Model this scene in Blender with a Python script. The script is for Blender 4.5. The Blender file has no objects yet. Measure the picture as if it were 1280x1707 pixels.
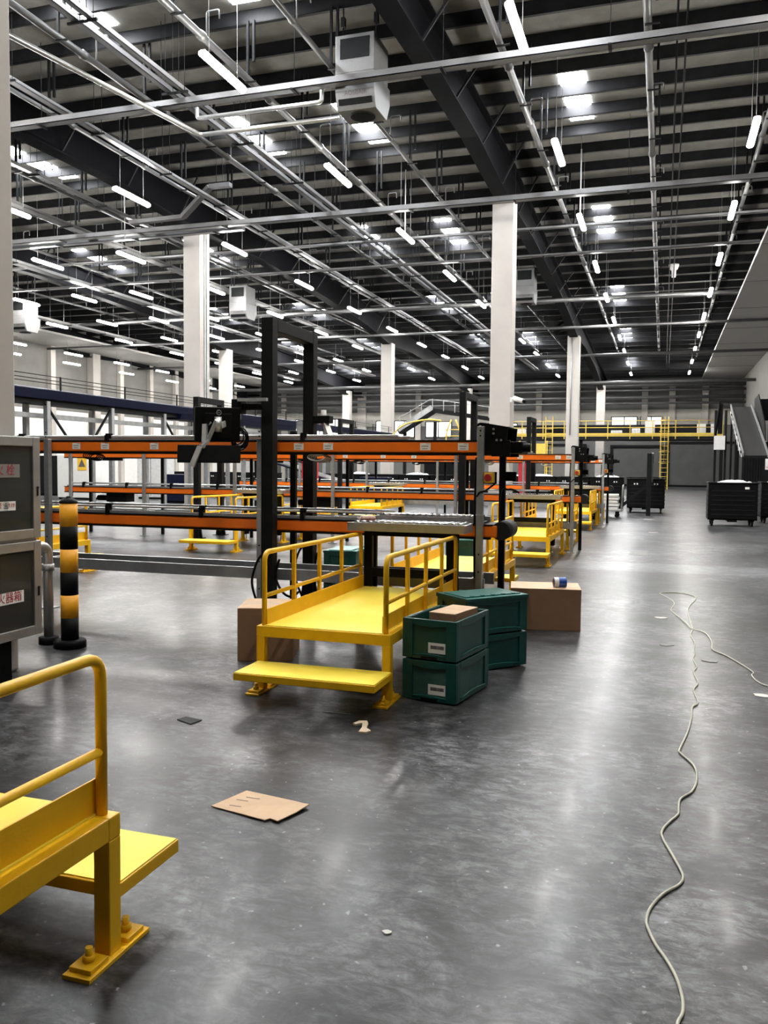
import bpy, math, random
from mathutils import Vector, Matrix
random.seed(7)
R_ = math.radians
SC = bpy.context.scene
COL = SC.collection

# ---------------------------------------------------------------- camera, world, exposure
cam = bpy.data.cameras.new('camera'); cam_o = bpy.data.objects.new('camera', cam); COL.objects.link(cam_o)
cam.sensor_fit = 'HORIZONTAL'; cam.sensor_width = 36.0; cam.lens = 1420.0 / 1280.0 * 36.0
cam.clip_start = 0.05; cam.clip_end = 400
v1 = Vector((1105 - 640, 780 - 853.5, 1420.0)).normalized()
v2 = -Vector((-3780 - 640, 736 - 853.5, 1420.0)); v2 = (v2 - v1 * v1.dot(v2)).normalized()
v3 = v1.cross(v2)
if v3.y > 0: v3 = -v3
right = Vector((v2.x, v1.x, v3.x)); down = Vector((v2.y, v1.y, v3.y)); fwd = Vector((v2.z, v1.z, v3.z))
mw = Matrix((right, -down, -fwd)).transposed().to_4x4(); mw.translation = (0, 0, 1.58)
cam_o.matrix_world = mw
SC.camera = cam_o
SC.view_settings.view_transform = 'Standard'; SC.view_settings.look = 'None'
SC.view_settings.exposure = 0.45; SC.view_settings.gamma = 1.0; SC.view_settings.use_curve_mapping = False
W = bpy.data.worlds.new('world'); SC.world = W; W.use_nodes = True
W.node_tree.nodes['Background'].inputs[0].default_value = (0.9, 0.95, 1.0, 1)
W.node_tree.nodes['Background'].inputs[1].default_value = 0.03
LAMP_STRENGTH = 170.0
SKY_STRENGTH = 60.0
WINDOW_STRENGTH = 1.6

# ---------------------------------------------------------------- materials
def mat(name, col, rough=0.5, metal=0.0, var=0.0, scale=8.0, bump=0.0, bscale=60.0, spec=0.5, col2=None, coat=0.0):
    m = bpy.data.materials.new(name); m.use_nodes = True
    nt = m.node_tree; b = nt.nodes['Principled BSDF']
    b.inputs['Base Color'].default_value = (*col, 1); b.inputs['Roughness'].default_value = rough
    b.inputs['Metallic'].default_value = metal; b.inputs['Specular IOR Level'].default_value = spec
    b.inputs['Coat Weight'].default_value = coat
    tc = nt.nodes.new('ShaderNodeTexCoord')
    if var > 0 or col2:
        n = nt.nodes.new('ShaderNodeTexNoise'); n.inputs['Scale'].default_value = scale; n.inputs['Detail'].default_value = 6
        n.inputs['Roughness'].default_value = 0.65
        nt.links.new(tc.outputs['Object'], n.inputs['Vector'])
        r = nt.nodes.new('ShaderNodeValToRGB')
        c2 = col2 if col2 else tuple(c * (1 + var) for c in col)
        c1 = col if col2 else tuple(c * (1 - var) for c in col)
        r.color_ramp.elements[0].position = 0.35; r.color_ramp.elements[1].position = 0.65
        r.color_ramp.elements[0].color = (*c1, 1); r.color_ramp.elements[1].color = (*c2, 1)
        nt.links.new(n.outputs['Fac'], r.inputs['Fac']); nt.links.new(r.outputs['Color'], b.inputs['Base Color'])
    if bump > 0:
        n2 = nt.nodes.new('ShaderNodeTexNoise'); n2.inputs['Scale'].default_value = bscale; n2.inputs['Detail'].default_value = 4
        nt.links.new(tc.outputs['Object'], n2.inputs['Vector'])
        bp = nt.nodes.new('ShaderNodeBump'); bp.inputs['Strength'].default_value = bump; bp.inputs['Distance'].default_value = 0.02
        nt.links.new(n2.outputs['Fac'], bp.inputs['Height']); nt.links.new(bp.outputs['Normal'], b.inputs['Normal'])
    return m

def emat(name, col, s):
    m = bpy.data.materials.new(name); m.use_nodes = True
    nt = m.node_tree; b = nt.nodes['Principled BSDF']
    b.inputs['Base Color'].default_value = (0.8, 0.8, 0.8, 1)
    b.inputs['Emission Color'].default_value = (*col, 1); b.inputs['Emission Strength'].default_value = s
    return m

M = {}
M['yellow'] = mat('yellow_paint', (0.82, 0.47, 0.008), 0.42, var=0.06, scale=5, bump=0.05, bscale=90, spec=0.35)
M['yellow_deck'] = mat('yellow_deck', (0.90, 0.69, 0.05), 0.5, col2=(0.92, 0.74, 0.09), scale=2.2, bump=0.08, bscale=70, spec=0.3)  # paler yellow for upward faces, their stronger light put into the colour
M['yellow_far'] = mat('yellow_rail', (0.55, 0.39, 0.06), 0.5, var=0.1)  # dimmer yellow, the darker hall end put into the colour
M['orange'] = mat('orange_paint', (0.86, 0.17, 0.010), 0.4, var=0.06, scale=3, spec=0.35)
M['black'] = mat('black_paint', (0.004, 0.004, 0.0045), 0.55, var=0.2, scale=6, spec=0.10)
M['dark'] = mat('dark_steel', (0.007, 0.0075, 0.008), 0.55, var=0.25, scale=4, spec=0.12)
M['belt'] = mat('rubber_belt', (0.008, 0.008, 0.008), 0.65, var=0.2, spec=0.3)
M['galv'] = mat('galvanised_steel', (0.36, 0.37, 0.37), 0.42, 0.65, var=0.15, scale=5)
M['alu'] = mat('aluminium', (0.55, 0.56, 0.56), 0.32, 0.8, var=0.08)
M['steel'] = mat('stainless_steel', (0.43, 0.42, 0.40), 0.38, 0.75, var=0.12, scale=4)
M['chrome'] = mat('chrome', (0.75, 0.75, 0.75), 0.18, 1.0)
M['tray'] = mat('tray_steel', (0.165, 0.165, 0.165), 0.42, 0.6, var=0.1, scale=2)
M['pipe'] = mat('sprinkler_pipe', (0.10, 0.10, 0.10), 0.45, 0.4, var=0.15, scale=2)
M['purlin'] = mat('purlin_paint', (0.012, 0.012, 0.013), 0.5, var=0.25, scale=2, spec=0.12)
M['rafter'] = mat('rafter_paint', (0.004, 0.004, 0.005), 0.6, var=0.2, scale=1, spec=0.04)
M['roof'] = mat('roof_insulation', (0.12, 0.116, 0.104), 0.8, col2=(0.16, 0.156, 0.14), scale=1.6, bump=0.5, bscale=2.5, spec=0.15)
M['white'] = mat('white_wall', (0.36, 0.345, 0.31), 0.8, var=0.05, scale=1.2, bump=0.04)
M['pillar'] = mat('pillar_plaster', (0.40, 0.375, 0.345), 0.8, var=0.05, scale=1.1, bump=0.03)
M['greywall'] = mat('grey_wall', (0.14, 0.135, 0.125), 0.8, var=0.08, scale=1)
M['panel'] = mat('wall_panel', (0.10, 0.10, 0.097), 0.7, var=0.08, scale=1)
M['shutter'] = mat('shutter_steel', (0.075, 0.075, 0.072), 0.5, 0.1, var=0.1, scale=1)
M['green'] = mat('green_plastic', (0.002, 0.056, 0.046), 0.38, var=0.2, scale=3, bump=0.04, bscale=120)
M['green_dusty'] = mat('dusty_green_plastic', (0.003, 0.060, 0.050), 0.5, col2=(0.055, 0.12, 0.10), scale=2.6)
M['green_lid'] = mat('green_lid', (0.004, 0.125, 0.10), 0.38, var=0.1, scale=3)
M['card'] = mat('cardboard', (0.27, 0.155, 0.085), 0.8, var=0.08, scale=4, bump=0.05, bscale=50)
M['card_light'] = mat('cardboard_sheet', (0.60, 0.42, 0.27), 0.8, var=0.08, scale=6, bump=0.05, bscale=40)
M['label'] = mat('label_paper', (0.80, 0.78, 0.74), 0.6, var=0.03)
M['ink'] = mat('label_ink', (0.09, 0.08, 0.08), 0.6)
M['ink_grey'] = mat('label_ink_grey', (0.22, 0.2, 0.19), 0.6)
M['red'] = mat('red_paint', (0.40, 0.015, 0.02), 0.45)
M['red_text'] = mat('red_lettering', (0.36, 0.02, 0.03), 0.5)
M['btn_yellow'] = mat('button_box_yellow', (0.70, 0.42, 0.03), 0.4)
M['bollard'] = mat('bollard_yellow', (0.80, 0.36, 0.008), 0.45, var=0.06, scale=4)
M['blue'] = mat('blue_paint', (0.003, 0.005, 0.020), 0.5, var=0.15, scale=2, spec=0.15)
M['tape_blue'] = mat('blue_tape', (0.01, 0.07, 0.35), 0.35)
M['cord'] = mat('pale_cord', (0.50, 0.49, 0.40), 0.55, var=0.06)
M['soffit'] = mat('soffit_board', (0.40, 0.39, 0.37), 0.8, var=0.05)
M['plastic_white'] = mat('white_plastic', (0.62, 0.62, 0.6), 0.45, var=0.04)
M['hvac'] = mat('heater_casing', (0.17, 0.17, 0.17), 0.45, 0.1, var=0.05)
M['bag'] = mat('plastic_bag', (0.6, 0.6, 0.6), 0.35, var=0.3, scale=9)
M['paper'] = mat('paper_scrap', (0.62, 0.6, 0.56), 0.7, var=0.1)
M['plaster'] = mat('dried_plaster', (0.22, 0.22, 0.21), 0.75, var=0.25, scale=14)
M['tan'] = mat('tan_scrap', (0.52, 0.42, 0.30), 0.7, var=0.1)
M['greybox'] = mat('grey_tray_plastic', (0.55, 0.55, 0.54), 0.5, var=0.1)
M['lamp'] = emat('lamp_diffuser', (1.0, 0.975, 0.93), LAMP_STRENGTH)
M['lamp_low'] = emat('low_lamp_diffuser', (1.0, 0.975, 0.93), 22.0)
M['sky'] = emat('skylight_panel', (0.93, 0.96, 1.0), SKY_STRENGTH)
M['lit'] = emat('lit_window', (1.0, 0.98, 0.93), WINDOW_STRENGTH)

def glass_mat():
    m = bpy.data.materials.new('tinted_glass'); m.use_nodes = True
    b = m.node_tree.nodes['Principled BSDF']
    b.inputs['Base Color'].default_value = (0.045, 0.047, 0.042, 1); b.inputs['Roughness'].default_value = 0.10
    b.inputs['Alpha'].default_value = 0.55
    return m
M['glass'] = glass_mat()

def floor_mat():
    m = bpy.data.materials.new('polished_concrete'); m.use_nodes = True
    nt = m.node_tree; b = nt.nodes['Principled BSDF']; L = nt.links.new
    tc = nt.nodes.new('ShaderNodeTexCoord')
    def noise(s, d, r=0.6, dist=0.0):
        n = nt.nodes.new('ShaderNodeTexNoise'); n.inputs['Scale'].default_value = s; n.inputs['Detail'].default_value = d
        n.inputs['Roughness'].default_value = r; n.inputs['Distortion'].default_value = dist
        L(tc.outputs['Object'], n.inputs['Vector']); return n
    def ramp(src, p0, c0, p1, c1):
        r = nt.nodes.new('ShaderNodeValToRGB'); e = r.color_ramp.elements
        e[0].position = p0; e[0].color = (c0, c0, c0, 1); e[1].position = p1; e[1].color = (c1, c1, c1, 1)
        L(src, r.inputs['Fac']); return r.outputs['Color']
    def mix(kind, fac, a, c):
        x = nt.nodes.new('ShaderNodeMix'); x.data_type = 'RGBA'; x.blend_type = kind
        x.inputs[0].default_value = fac; L(a, x.inputs[6])
        if isinstance(c, tuple): x.inputs[7].default_value = c
        else: L(c, x.inputs[7])
        return x.outputs[2]
    big = ramp(noise(0.45, 6, 0.62, 0.5).outputs['Fac'], 0.40, 0.024, 0.62, 0.100)
    mid = ramp(noise(2.6, 9, 0.72, 0.9).outputs['Fac'], 0.40, 0.38, 0.60, 1.6)
    st_ = nt.nodes.new('ShaderNodeMapping'); st_.inputs['Scale'].default_value = (7.0, 15.0, 1.0); st_.inputs['Rotation'].default_value = (0, 0, 0.5)
    L(tc.outputs['Object'], st_.inputs['Vector'])
    nf = nt.nodes.new('ShaderNodeTexNoise'); nf.inputs['Scale'].default_value = 1.3; nf.inputs['Detail'].default_value = 10; nf.inputs['Roughness'].default_value = 0.78
    nf.inputs['Distortion'].default_value = 0.7; L(st_.outputs[0], nf.inputs['Vector'])
    fine = ramp(nf.outputs['Fac'], 0.42, 0.38, 0.58, 1.55)
    c = mix('MULTIPLY', 1.0, big, mid); c = mix('MULTIPLY', 1.0, c, fine)
    # pale specks of dried plaster
    sp = ramp(noise(30.0, 2, 0.4).outputs['Fac'], 0.70, 0.0, 0.76, 0.20)
    c = mix('ADD', 1.0, c, sp)
    # dark scuffs
    vein = ramp(noise(5.0, 10, 0.8, 1.2).outputs['Fac'], 0.36, 0.35, 0.50, 1.0)
    c = mix('MULTIPLY', 1.0, c, vein)
    # pale strip of newer concrete crossing the aisle
    sep = nt.nodes.new('ShaderNodeSeparateXYZ'); L(tc.outputs['Object'], sep.inputs[0])
    d = nt.nodes.new('ShaderNodeMath'); d.operation = 'SUBTRACT'; L(sep.outputs['Y'], d.inputs[0]); d.inputs[1].default_value = 14.1
    a = nt.nodes.new('ShaderNodeMath'); a.operation = 'ABSOLUTE'; L(d.outputs[0], a.inputs[0])
    st = ramp(a.outputs[0], 0.50, 0.085, 0.70, 0.0)
    c = mix('ADD', 1.0, c, st)
    tint = mix('MULTIPLY', 1.0, c, (0.97, 0.985, 1.03, 1))
    L(tint, b.inputs['Base Color'])
    b.inputs['Roughness'].default_value = 0.32; b.inputs['Specular IOR Level'].default_value = 0.22
    b.inputs['Coat Weight'].default_value = 0.022; b.inputs['Coat Roughness'].default_value = 0.09
    return m
M['floor'] = floor_mat()

# ---------------------------------------------------------------- mesh helpers
class MB:
    def __init__(s): s.v = []; s.f = []; s.sm = []
    def add(s, vs, fs, smooth=False, mtx=None):
        o = len(s.v)
        s.v += [tuple(mtx @ Vector(p)) if mtx else tuple(p) for p in vs]
        for f in fs: s.f.append(tuple(i + o for i in f)); s.sm.append(smooth)
        return s
    def box(s, x0, x1, y0, y1, z0, z1, mtx=None):
        return s.add([(x0, y0, z0), (x1, y0, z0), (x1, y1, z0), (x0, y1, z0), (x0, y0, z1), (x1, y0, z1), (x1, y1, z1), (x0, y1, z1)],
                     [(0, 3, 2, 1), (4, 5, 6, 7), (0, 1, 5, 4), (1, 2, 6, 5), (2, 3, 7, 6), (3, 0, 4, 7)], False, mtx)
    def tube(s, pts, r, n=10, closed=False, caps=True):
        pts = [Vector(p) for p in pts]; N = len(pts); rings = []; prev = None
        for i, p in enumerate(pts):
            a = pts[i - 1] if (i > 0 or closed) else p; c = pts[(i + 1) % N] if (i < N - 1 or closed) else p
            t = (c - a).normalized()
            if prev is None:
                u = t.orthogonal().normalized()
                if abs(t.z) < 0.9: u = Vector((0, 0, 1)).cross(t).normalized()
            else:
                u = (prev - t * prev.dot(t)).normalized()
            prev = u; w = t.cross(u)
            rr = r[i] if isinstance(r, (list, tuple)) else r
            rings.append([p + (u * math.cos(2 * math.pi * k / n) + w * math.sin(2 * math.pi * k / n)) * rr for k in range(n)])
        o = len(s.v)
        for rg in rings: s.v += [tuple(q) for q in rg]
        for i in range(N if closed else N - 1):
            j = (i + 1) % N
            for k in range(n):
                l = (k + 1) % n
                s.f.append((o + i * n + k, o + i * n + l, o + j * n + l, o + j * n + k)); s.sm.append(True)
        if caps and not closed:
            s.f.append(tuple(o + k for k in reversed(range(n)))); s.sm.append(False)
            s.f.append(tuple(o + (N - 1) * n + k for k in range(n))); s.sm.append(False)
        return s
    def lathe(s, prof, c, n=24):
        o = len(s.v); cx, cy, cz = c
        for r, z in prof:
            for k in range(n):
                a = 2 * math.pi * k / n; s.v.append((cx + r * math.cos(a), cy + r * math.sin(a), cz + z))
        for i in range(len(prof) - 1):
            for k in range(n):
                l = (k + 1) % n
                s.f.append((o + i * n + k, o + i * n + l, o + (i + 1) * n + l, o + (i + 1) * n + k)); s.sm.append(True)
        s.f.append(tuple(o + k for k in reversed(range(n)))); s.sm.append(False)
        s.f.append(tuple(o + (len(prof) - 1) * n + k for k in range(n))); s.sm.append(False)
        return s
    def prism(s, poly, vec, mtx=None):
        n = len(poly); vec = Vector(vec); P = [Vector(p) for p in poly]; Q = [p + vec for p in P]
        return s.add(P + Q, [tuple(reversed(range(n))), tuple(range(n, 2 * n))] + [(i, (i + 1) % n, n + (i + 1) % n, n + i) for i in range(n)], False, mtx)
    def beam(s, p0, p1, w, h, up=(0, 0, 1)):
        p0 = Vector(p0); p1 = Vector(p1); t = (p1 - p0).normalized(); up = Vector(up)
        if abs(t.dot(up)) > 0.98: up = Vector((0, 1, 0))
        u = t.cross(up).normalized(); q = u.cross(t).normalized()
        c = [u * a * w / 2 + q * b * h / 2 for a, b in ((-1, -1), (1, -1), (1, 1), (-1, 1))]
        return s.add([p0 + k for k in c] + [p1 + k for k in c], [(0, 3, 2, 1), (4, 5, 6, 7), (0, 1, 5, 4), (1, 2, 6, 5), (2, 3, 7, 6), (3, 0, 4, 7)])

def corner(pts, r=0.08, n=5):
    """round the inner corners of a polyline"""
    pts = [Vector(p) for p in pts]; out = [pts[0]]
    for i in range(1, len(pts) - 1):
        a, p, c = pts[i - 1], pts[i], pts[i + 1]
        d1 = (a - p); d2 = (c - p); rr = min(r, d1.length * 0.45, d2.length * 0.45)
        s0 = p + d1.normalized() * rr; s1 = p + d2.normalized() * rr
        for k in range(n + 1):
            t = k / n; out.append(s0 * (1 - t) ** 2 + p * 2 * t * (1 - t) + s1 * t * t)
    out.append(pts[-1]); return out

def smooth_path(pts, sub=6):
    pts = [Vector(p) for p in pts]; out = []
    for i in range(len(pts) - 1):
        p0 = pts[max(i - 1, 0)]; p1 = pts[i]; p2 = pts[i + 1]; p3 = pts[min(i + 2, len(pts) - 1)]
        for k in range(sub):
            t = k / sub
            out.append(0.5 * ((2 * p1) + (p2 - p0) * t + (2 * p0 - 5 * p1 + 4 * p2 - p3) * t * t + (3 * p1 - p0 - 3 * p2 + p3) * t ** 3))
    out.append(pts[-1]); return out

def root_loc(o):
    l = Vector((0, 0, 0))
    while o: l += o.location; o = o.parent
    return l

def obj(name, mb, m, parent=None, bevel=0.0, label=None, kind=None, seg=2):
    """one mesh object; vertices are given in world coordinates"""
    l = root_loc(parent) if parent else Vector((0, 0, 0))
    me = bpy.data.meshes.new(name)
    me.from_pydata([tuple(Vector(v) - l) for v in mb.v], [], mb.f); me.update()
    me.polygons.foreach_set('use_smooth', mb.sm)
    me.materials.append(M[m] if isinstance(m, str) else m)
    o = bpy.data.objects.new(name, me); COL.objects.link(o)
    if parent: o.parent = parent
    if bevel > 0:
        b = o.modifiers.new('bevel', 'BEVEL'); b.width = bevel; b.segments = seg; b.limit_method = 'ANGLE'; b.angle_limit = R_(40)
    if label: o['label'] = label
    if kind: o['kind'] = kind
    return o

def single(name, mb, m, label, cat, base=None, group=None, bevel=0.0, kind=None, rz=0):
    """a thing that is one mesh, with its origin at its base"""
    if base is None:
        xs = [v[0] for v in mb.v]; ys = [v[1] for v in mb.v]; zs = [v[2] for v in mb.v]
        base = ((min(xs) + max(xs)) / 2, (min(ys) + max(ys)) / 2, min(zs))
    mb.v = [tuple(Vector(v) - Vector(base)) for v in mb.v]
    o = obj(name, mb, m, None, bevel); o.location = base; o.rotation_euler.z = rz
    o['label'] = label; o['category'] = cat
    if group: o['group'] = group
    if kind: o['kind'] = kind
    return o

def thing(name, label, cat, loc=(0, 0, 0), group=None):
    o = bpy.data.objects.new(name, None); COL.objects.link(o); o.location = loc
    o.empty_display_size = 0.2
    o['label'] = label; o['category'] = cat
    if group: o['group'] = group
    return o

KIDS = {}
def dup(root, loc, rz=0.0, label=None, group=None):
    """a copy of a thing with copies of its parts and sub-parts"""
    if root.name not in KIDS:
        KIDS[root.name] = [(c, [g for g in bpy.data.objects if g.parent == c]) for c in bpy.data.objects if c.parent == root]
    r = root.copy(); COL.objects.link(r); r.location = loc; r.rotation_euler.z = rz
    if label: r['label'] = label
    if group: r['group'] = group
    for c, gs in KIDS[root.name]:
        d = c.copy(); COL.objects.link(d); d.parent = r
        for g in gs:
            e = g.copy(); COL.objects.link(e); e.parent = d
    return r

def text(name, body, size, loc, rot, m, parent, align='CENTER', ext=0.0006):
    """lettering turned into a mesh of its own"""
    cu = bpy.data.curves.new(name, 'FONT'); cu.body = body; cu.size = size; cu.align_x = align; cu.align_y = 'CENTER'; cu.extrude = ext
    tmp = bpy.data.objects.new(name, cu); COL.objects.link(tmp)
    bpy.context.view_layer.update()
    me = bpy.data.meshes.new_from_object(tmp.evaluated_get(bpy.context.evaluated_depsgraph_get()))
    bpy.data.objects.remove(tmp)
    me.materials.clear(); me.materials.append(M[m])
    o = bpy.data.objects.new(name, me); COL.objects.link(o); o.parent = parent
    o.location = Vector(loc) - (root_loc(parent) if parent else Vector((0, 0, 0))); o.rotation_euler = rot
    return o

def struct(name, mb, m): return obj(name, mb, m, kind='structure')

# ---------------------------------------------------------------- shell
XL, XR, YB, YF = -38.0, 6.1, 76.0, -12.0
def zp(y): return 11.3 - 0.03 * (27 - y) if y < 27 else 11.3 - 0.045 * (y - 27)      # underside of the purlins

struct('floor', MB().box(XL - 2, XR + 1, YF, YB + 1, -0.3, 0.0), 'floor')
rf = MB(); hp = 0.30
for a, b in ((YF, 27.0), (27.0, YB + 1)):
    za, zb = zp(a) + hp, zp(b) + hp
    rf.add([(XL - 1, a, za), (XR + 1, a, za), (XR + 1, b, zb), (XL - 1, b, zb), (XL - 1, a, za + .12), (XR + 1, a, za + .12), (XR + 1, b, zb + .12), (XL - 1, b, zb + .12)],
           [(0, 3, 2, 1), (4, 5, 6, 7), (0, 1, 5, 4), (1, 2, 6, 5), (2, 3, 7, 6), (3, 0, 4, 7)])
struct('ceiling', rf, 'roof')
# side walls: white band below, grey panel above
struct('wall_left', MB().box(XL - 0.3, XL, YF, YB, 0, 11.6), 'greywall')
struct('wall_right', MB().box(XR, XR + 0.3, YF, YB, 0, 11.6), 'greywall')
struct('wall_back', MB().box(XL, XR, YB, YB + 0.3, 0, 11.6), 'panel')
struct('trim_1', MB().box(XL, XR, YB - 0.12, YB, 5.2, 6.5), 'white')
struct('trim_2', MB().box(XR - 3.2, XR, YF, YB, 9.0, 9.12), 'soffit')                 # flat soffit along the aisle side wall
struct('trim_3', MB().box(XL, XL + 3.9, YF, YB, 9.1, 9.22), 'soffit')
struct('trim_4', MB().box(XL, XL + 0.06, YF, YB, 0, 5.0), 'plastic_white')
n = 5
for y in (37, 40.5, 46.2, 50.4, 53.6, 57.4, 61, 66.5, 71):
    big = abs(y - 50.4) < .1
    struct('trim_%d' % n, MB().box(XL, XL + (0.5 if big else 0.3), y - (0.4 if big else .22), y + (0.4 if big else .22), 0, 9.1), 'pillar'); n += 1
for x in (-35, -32.2, -27, -21.5, -10.5, -7.2, -1.6, 0.6, 3.2):
    w = .42 if x in (-27, -16, -4.95) else .25
    struct('trim_%d' % n, MB().box(x - w, x + w, YB - 0.35, YB - 0.13, 5.0 if x > -13 else 0, 8.4), 'pillar'); n += 1
# soffit joints
for y in (31, 37, 43, 49, 55, 61, 67):
    struct('trim_%d' % n, MB().box(XR - 3.2, XR, y - .02, y + .02, 8.985, 9.0), 'greywall'); n += 1

# lit strip windows and shutters in the back wall
w = 1
for x0, x1, z0, z1 in ((-33.8, -28.8, 4.3, 5.9), (-25.6, -24.0, 4.2, 5.7), (-23.8, -21.9, 4.2, 5.7), (-20.8, -18.4, 4.2, 5.6), (-15.2, -12.4, 3.6, 5.4), (-4.3, -2.2, 4.75, 5.9), (-1.9, -0.2, 4.75, 5.9)):
    f = struct('window_%d' % w, MB().box(x0, x1, YB - .16, YB - .10, z0, z1), 'lit')
    fr = MB()
    for x in (x0, (x0 + x1) / 2, x1): fr.box(x - .04, x + .04, YB - .2, YB - .1, z0, z1)
    for z in (z0, z1): fr.box(x0, x1, YB - .2, YB - .1, z - .04, z + .04)
    obj('window_frame', fr, 'dark', f); w += 1
for k, (x0, x1, h, c) in enumerate(((-9.6, -6.6, 3.4, 'greywall'), (-4.1, -0.1, 3.3, 'shutter'), (0.5, 5.6, 3.6, 'shutter'))):
    mb = MB()
    for i in range(int(h / 0.1)): mb.box(x0, x1, YB - .2, YB - .155 - .02 * (i % 2), i * 0.1, i * 0.1 + 0.1)
    d = struct('door_%d' % (k + 1), mb, c)
    obj('door_frame', MB().box(x0 - .25, x0, YB - .3, YB - .12, 0, h + .2).box(x1, x1 + .25, YB - .3, YB - .12, 0, h + .2).box(x0, x1, YB - .3, YB - .12, h, h + .2), 'dark', d)
    obj('bottom_rail', MB().box(x0, x1, YB - .26, YB - .2, 0, .16), 'black', d)

# ---------------------------------------------------------------- columns, rafters, purlins
cw = 0.335
for X, ys in ((-4.95, (4.9, 27.2, 49.5, 71.8)), (-16.0, (27.2, 49.5, 71.8)), (-27.0, (49.5, 71.8))):
    for y in ys:
        lab = {(-4.95, 4.9): 'pale square concrete column behind the steel hydrant cabinet',
               (-4.95, 27.2): 'tall pale column with a security camera beyond the orange conveyors',
               (-4.95, 49.5): 'pale column with a thin conduit rising behind the second security camera column',
               (-16.0, 27.2): 'tall pale column rising behind the monitor, blue conveyor passing it',
               (-27.0, 49.5): 'pale column second in line behind the one by the monitor',
               (-16.0, 49.5): 'pale column seen past the dark portal, by the inclined conveyor'}.get((X, y), 'pale column near the far end wall')
        top = zp(y) - 1.35
        if y > 70: top = zp(y) - 1.1
        t = thing('support_column', lab, 'column', (X, y, 0), 'concrete columns far away' if y > 70 else None)
        obj('shaft', MB().box(X - cw, X + cw, y - cw, y + cw, 0, top), 'pillar', t, 0.02)
        if X == -16.0 and y < 30:
            obj('conduit_strip', MB().box(X + cw, X + cw + .05, y - .1, y - .03, 0.5, top).box(X + cw, X + cw + .05, y + .05, y + .12, .5, top), 'galv', t)
        if X == -4.95 and y == 49.5:
            obj('conduit', MB().tube([(X - .1, y - cw - .03, 3.4), (X - .1, y - cw - .03, top)], .03, 6), 'galv', t)

for i, X in enumerate((-38 + .2, -27.0, -16.0, -4.95)):
    mb = MB()
    ys = [-10, 0, 4.9, 10, 17, 22, 27.0, 32, 39, 45, 49.5, 54, 62, 68, 71.8, 76]
    def dep(y): return 1.05 + 0.42 * max(0, 1 - min(abs(y - c) for c in (4.9, 27.2, 49.5, 71.8)) / 6)
    for a, b in zip(ys[:-1], ys[1:]):
        ta, tb = zp(a), zp(b); ba, bb = ta - dep(a), tb - dep(b)
        for x0, x1, lo, hi in ((X - .23, X + .23, 0, .05), (X - .03, X + .03, .05, None), (X - .2, X + .2, -.05, None)):
            if hi is None and lo > 0: z = (ba + lo, ta - .05, bb + lo, tb - .05)
            elif lo < 0: z = (ta - .05, ta, tb - .05, tb)
            else: z = (ba, ba + hi, bb, bb + hi)
            mb.add([(x0, a, z[0]), (x1, a, z[0]), (x1, b, z[2]), (x0, b, z[2]), (x0, a, z[1]), (x1, a, z[1]), (x1, b, z[3]), (x0, b, z[3])],
                   [(0, 3, 2, 1), (4, 5, 6, 7), (0, 1, 5, 4), (1, 2, 6, 5), (2, 3, 7, 6), (3, 0, 4, 7)])
    t = thing('roof_rafter', ('dark steel roof rafter along the far side wall', 'dark steel rafter resting on the third column line', 'dark steel rafter over the column by the monitor', 'dark steel rafter over the column with the security camera')[i], 'rafter', (X, 27, 9.9))
    obj('girder', mb, 'rafter', t)
    for y in [y0 for y0 in range(8, 48, 3)]:
        for s in (-1, 1):
            obj('fly_brace', MB().beam((X + s * .05, y, zp(y) - dep(y) + .1), (X + s * .75, y + .02, zp(y) + .02), .05, .05), 'purlin', t)

pm = MB(); pm.box(XL, XR, -.012, .012, 0, hp); pm.box(XL, XR, -.012, .075, 0, .02); pm.box(XL, XR, -.012, .075, hp - .02, hp)
p0 = None; y = 3.45
while y < 75.5:
    if p0 is None:
        p0 = obj('roof_purlin', pm, 'purlin'); p0['label'] = 'dark steel purlin running across under the pale roof insulation'; p0['category'] = 'purlin'; p0['group'] = 'roof purlins'; o = p0
    else:
        o = p0.copy(); COL.objects.link(o)
    o.location = (0, y, zp(y)); y += 1.5

# skylights: translucent panels let into the roof between purlins
k = 20
for X in (-2.45, -8.55, -12.05, -20.0, -25.7):
    for y0 in (12.7, 21.6, 33.2, 44.7, 55.4, 66.0):
        if X > -1.0 * y0 - 1.5:
            struct('window_%d' % k, MB().add([(X - .32, y0, zp(y0) + hp - .03), (X + .32, y0, zp(y0) + hp - .03), (X + .32, y0 + 3.9, zp(y0 + 3.9) + hp - .03), (X - .32, y0 + 3.9, zp(y0 + 3.9) + hp - .03),
                                              (X - .32, y0, zp(y0) + hp), (X + .32, y0, zp(y0) + hp), (X + .32, y0 + 3.9, zp(y0 + 3.9) + hp), (X - .32, y0 + 3.9, zp(y0 + 3.9) + hp)],
                                             [(0, 3, 2, 1), (4, 5, 6, 7), (0, 1, 5, 4), (1, 2, 6, 5), (2, 3, 7, 6), (3, 0, 4, 7)]), 'sky'); k += 1

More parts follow.
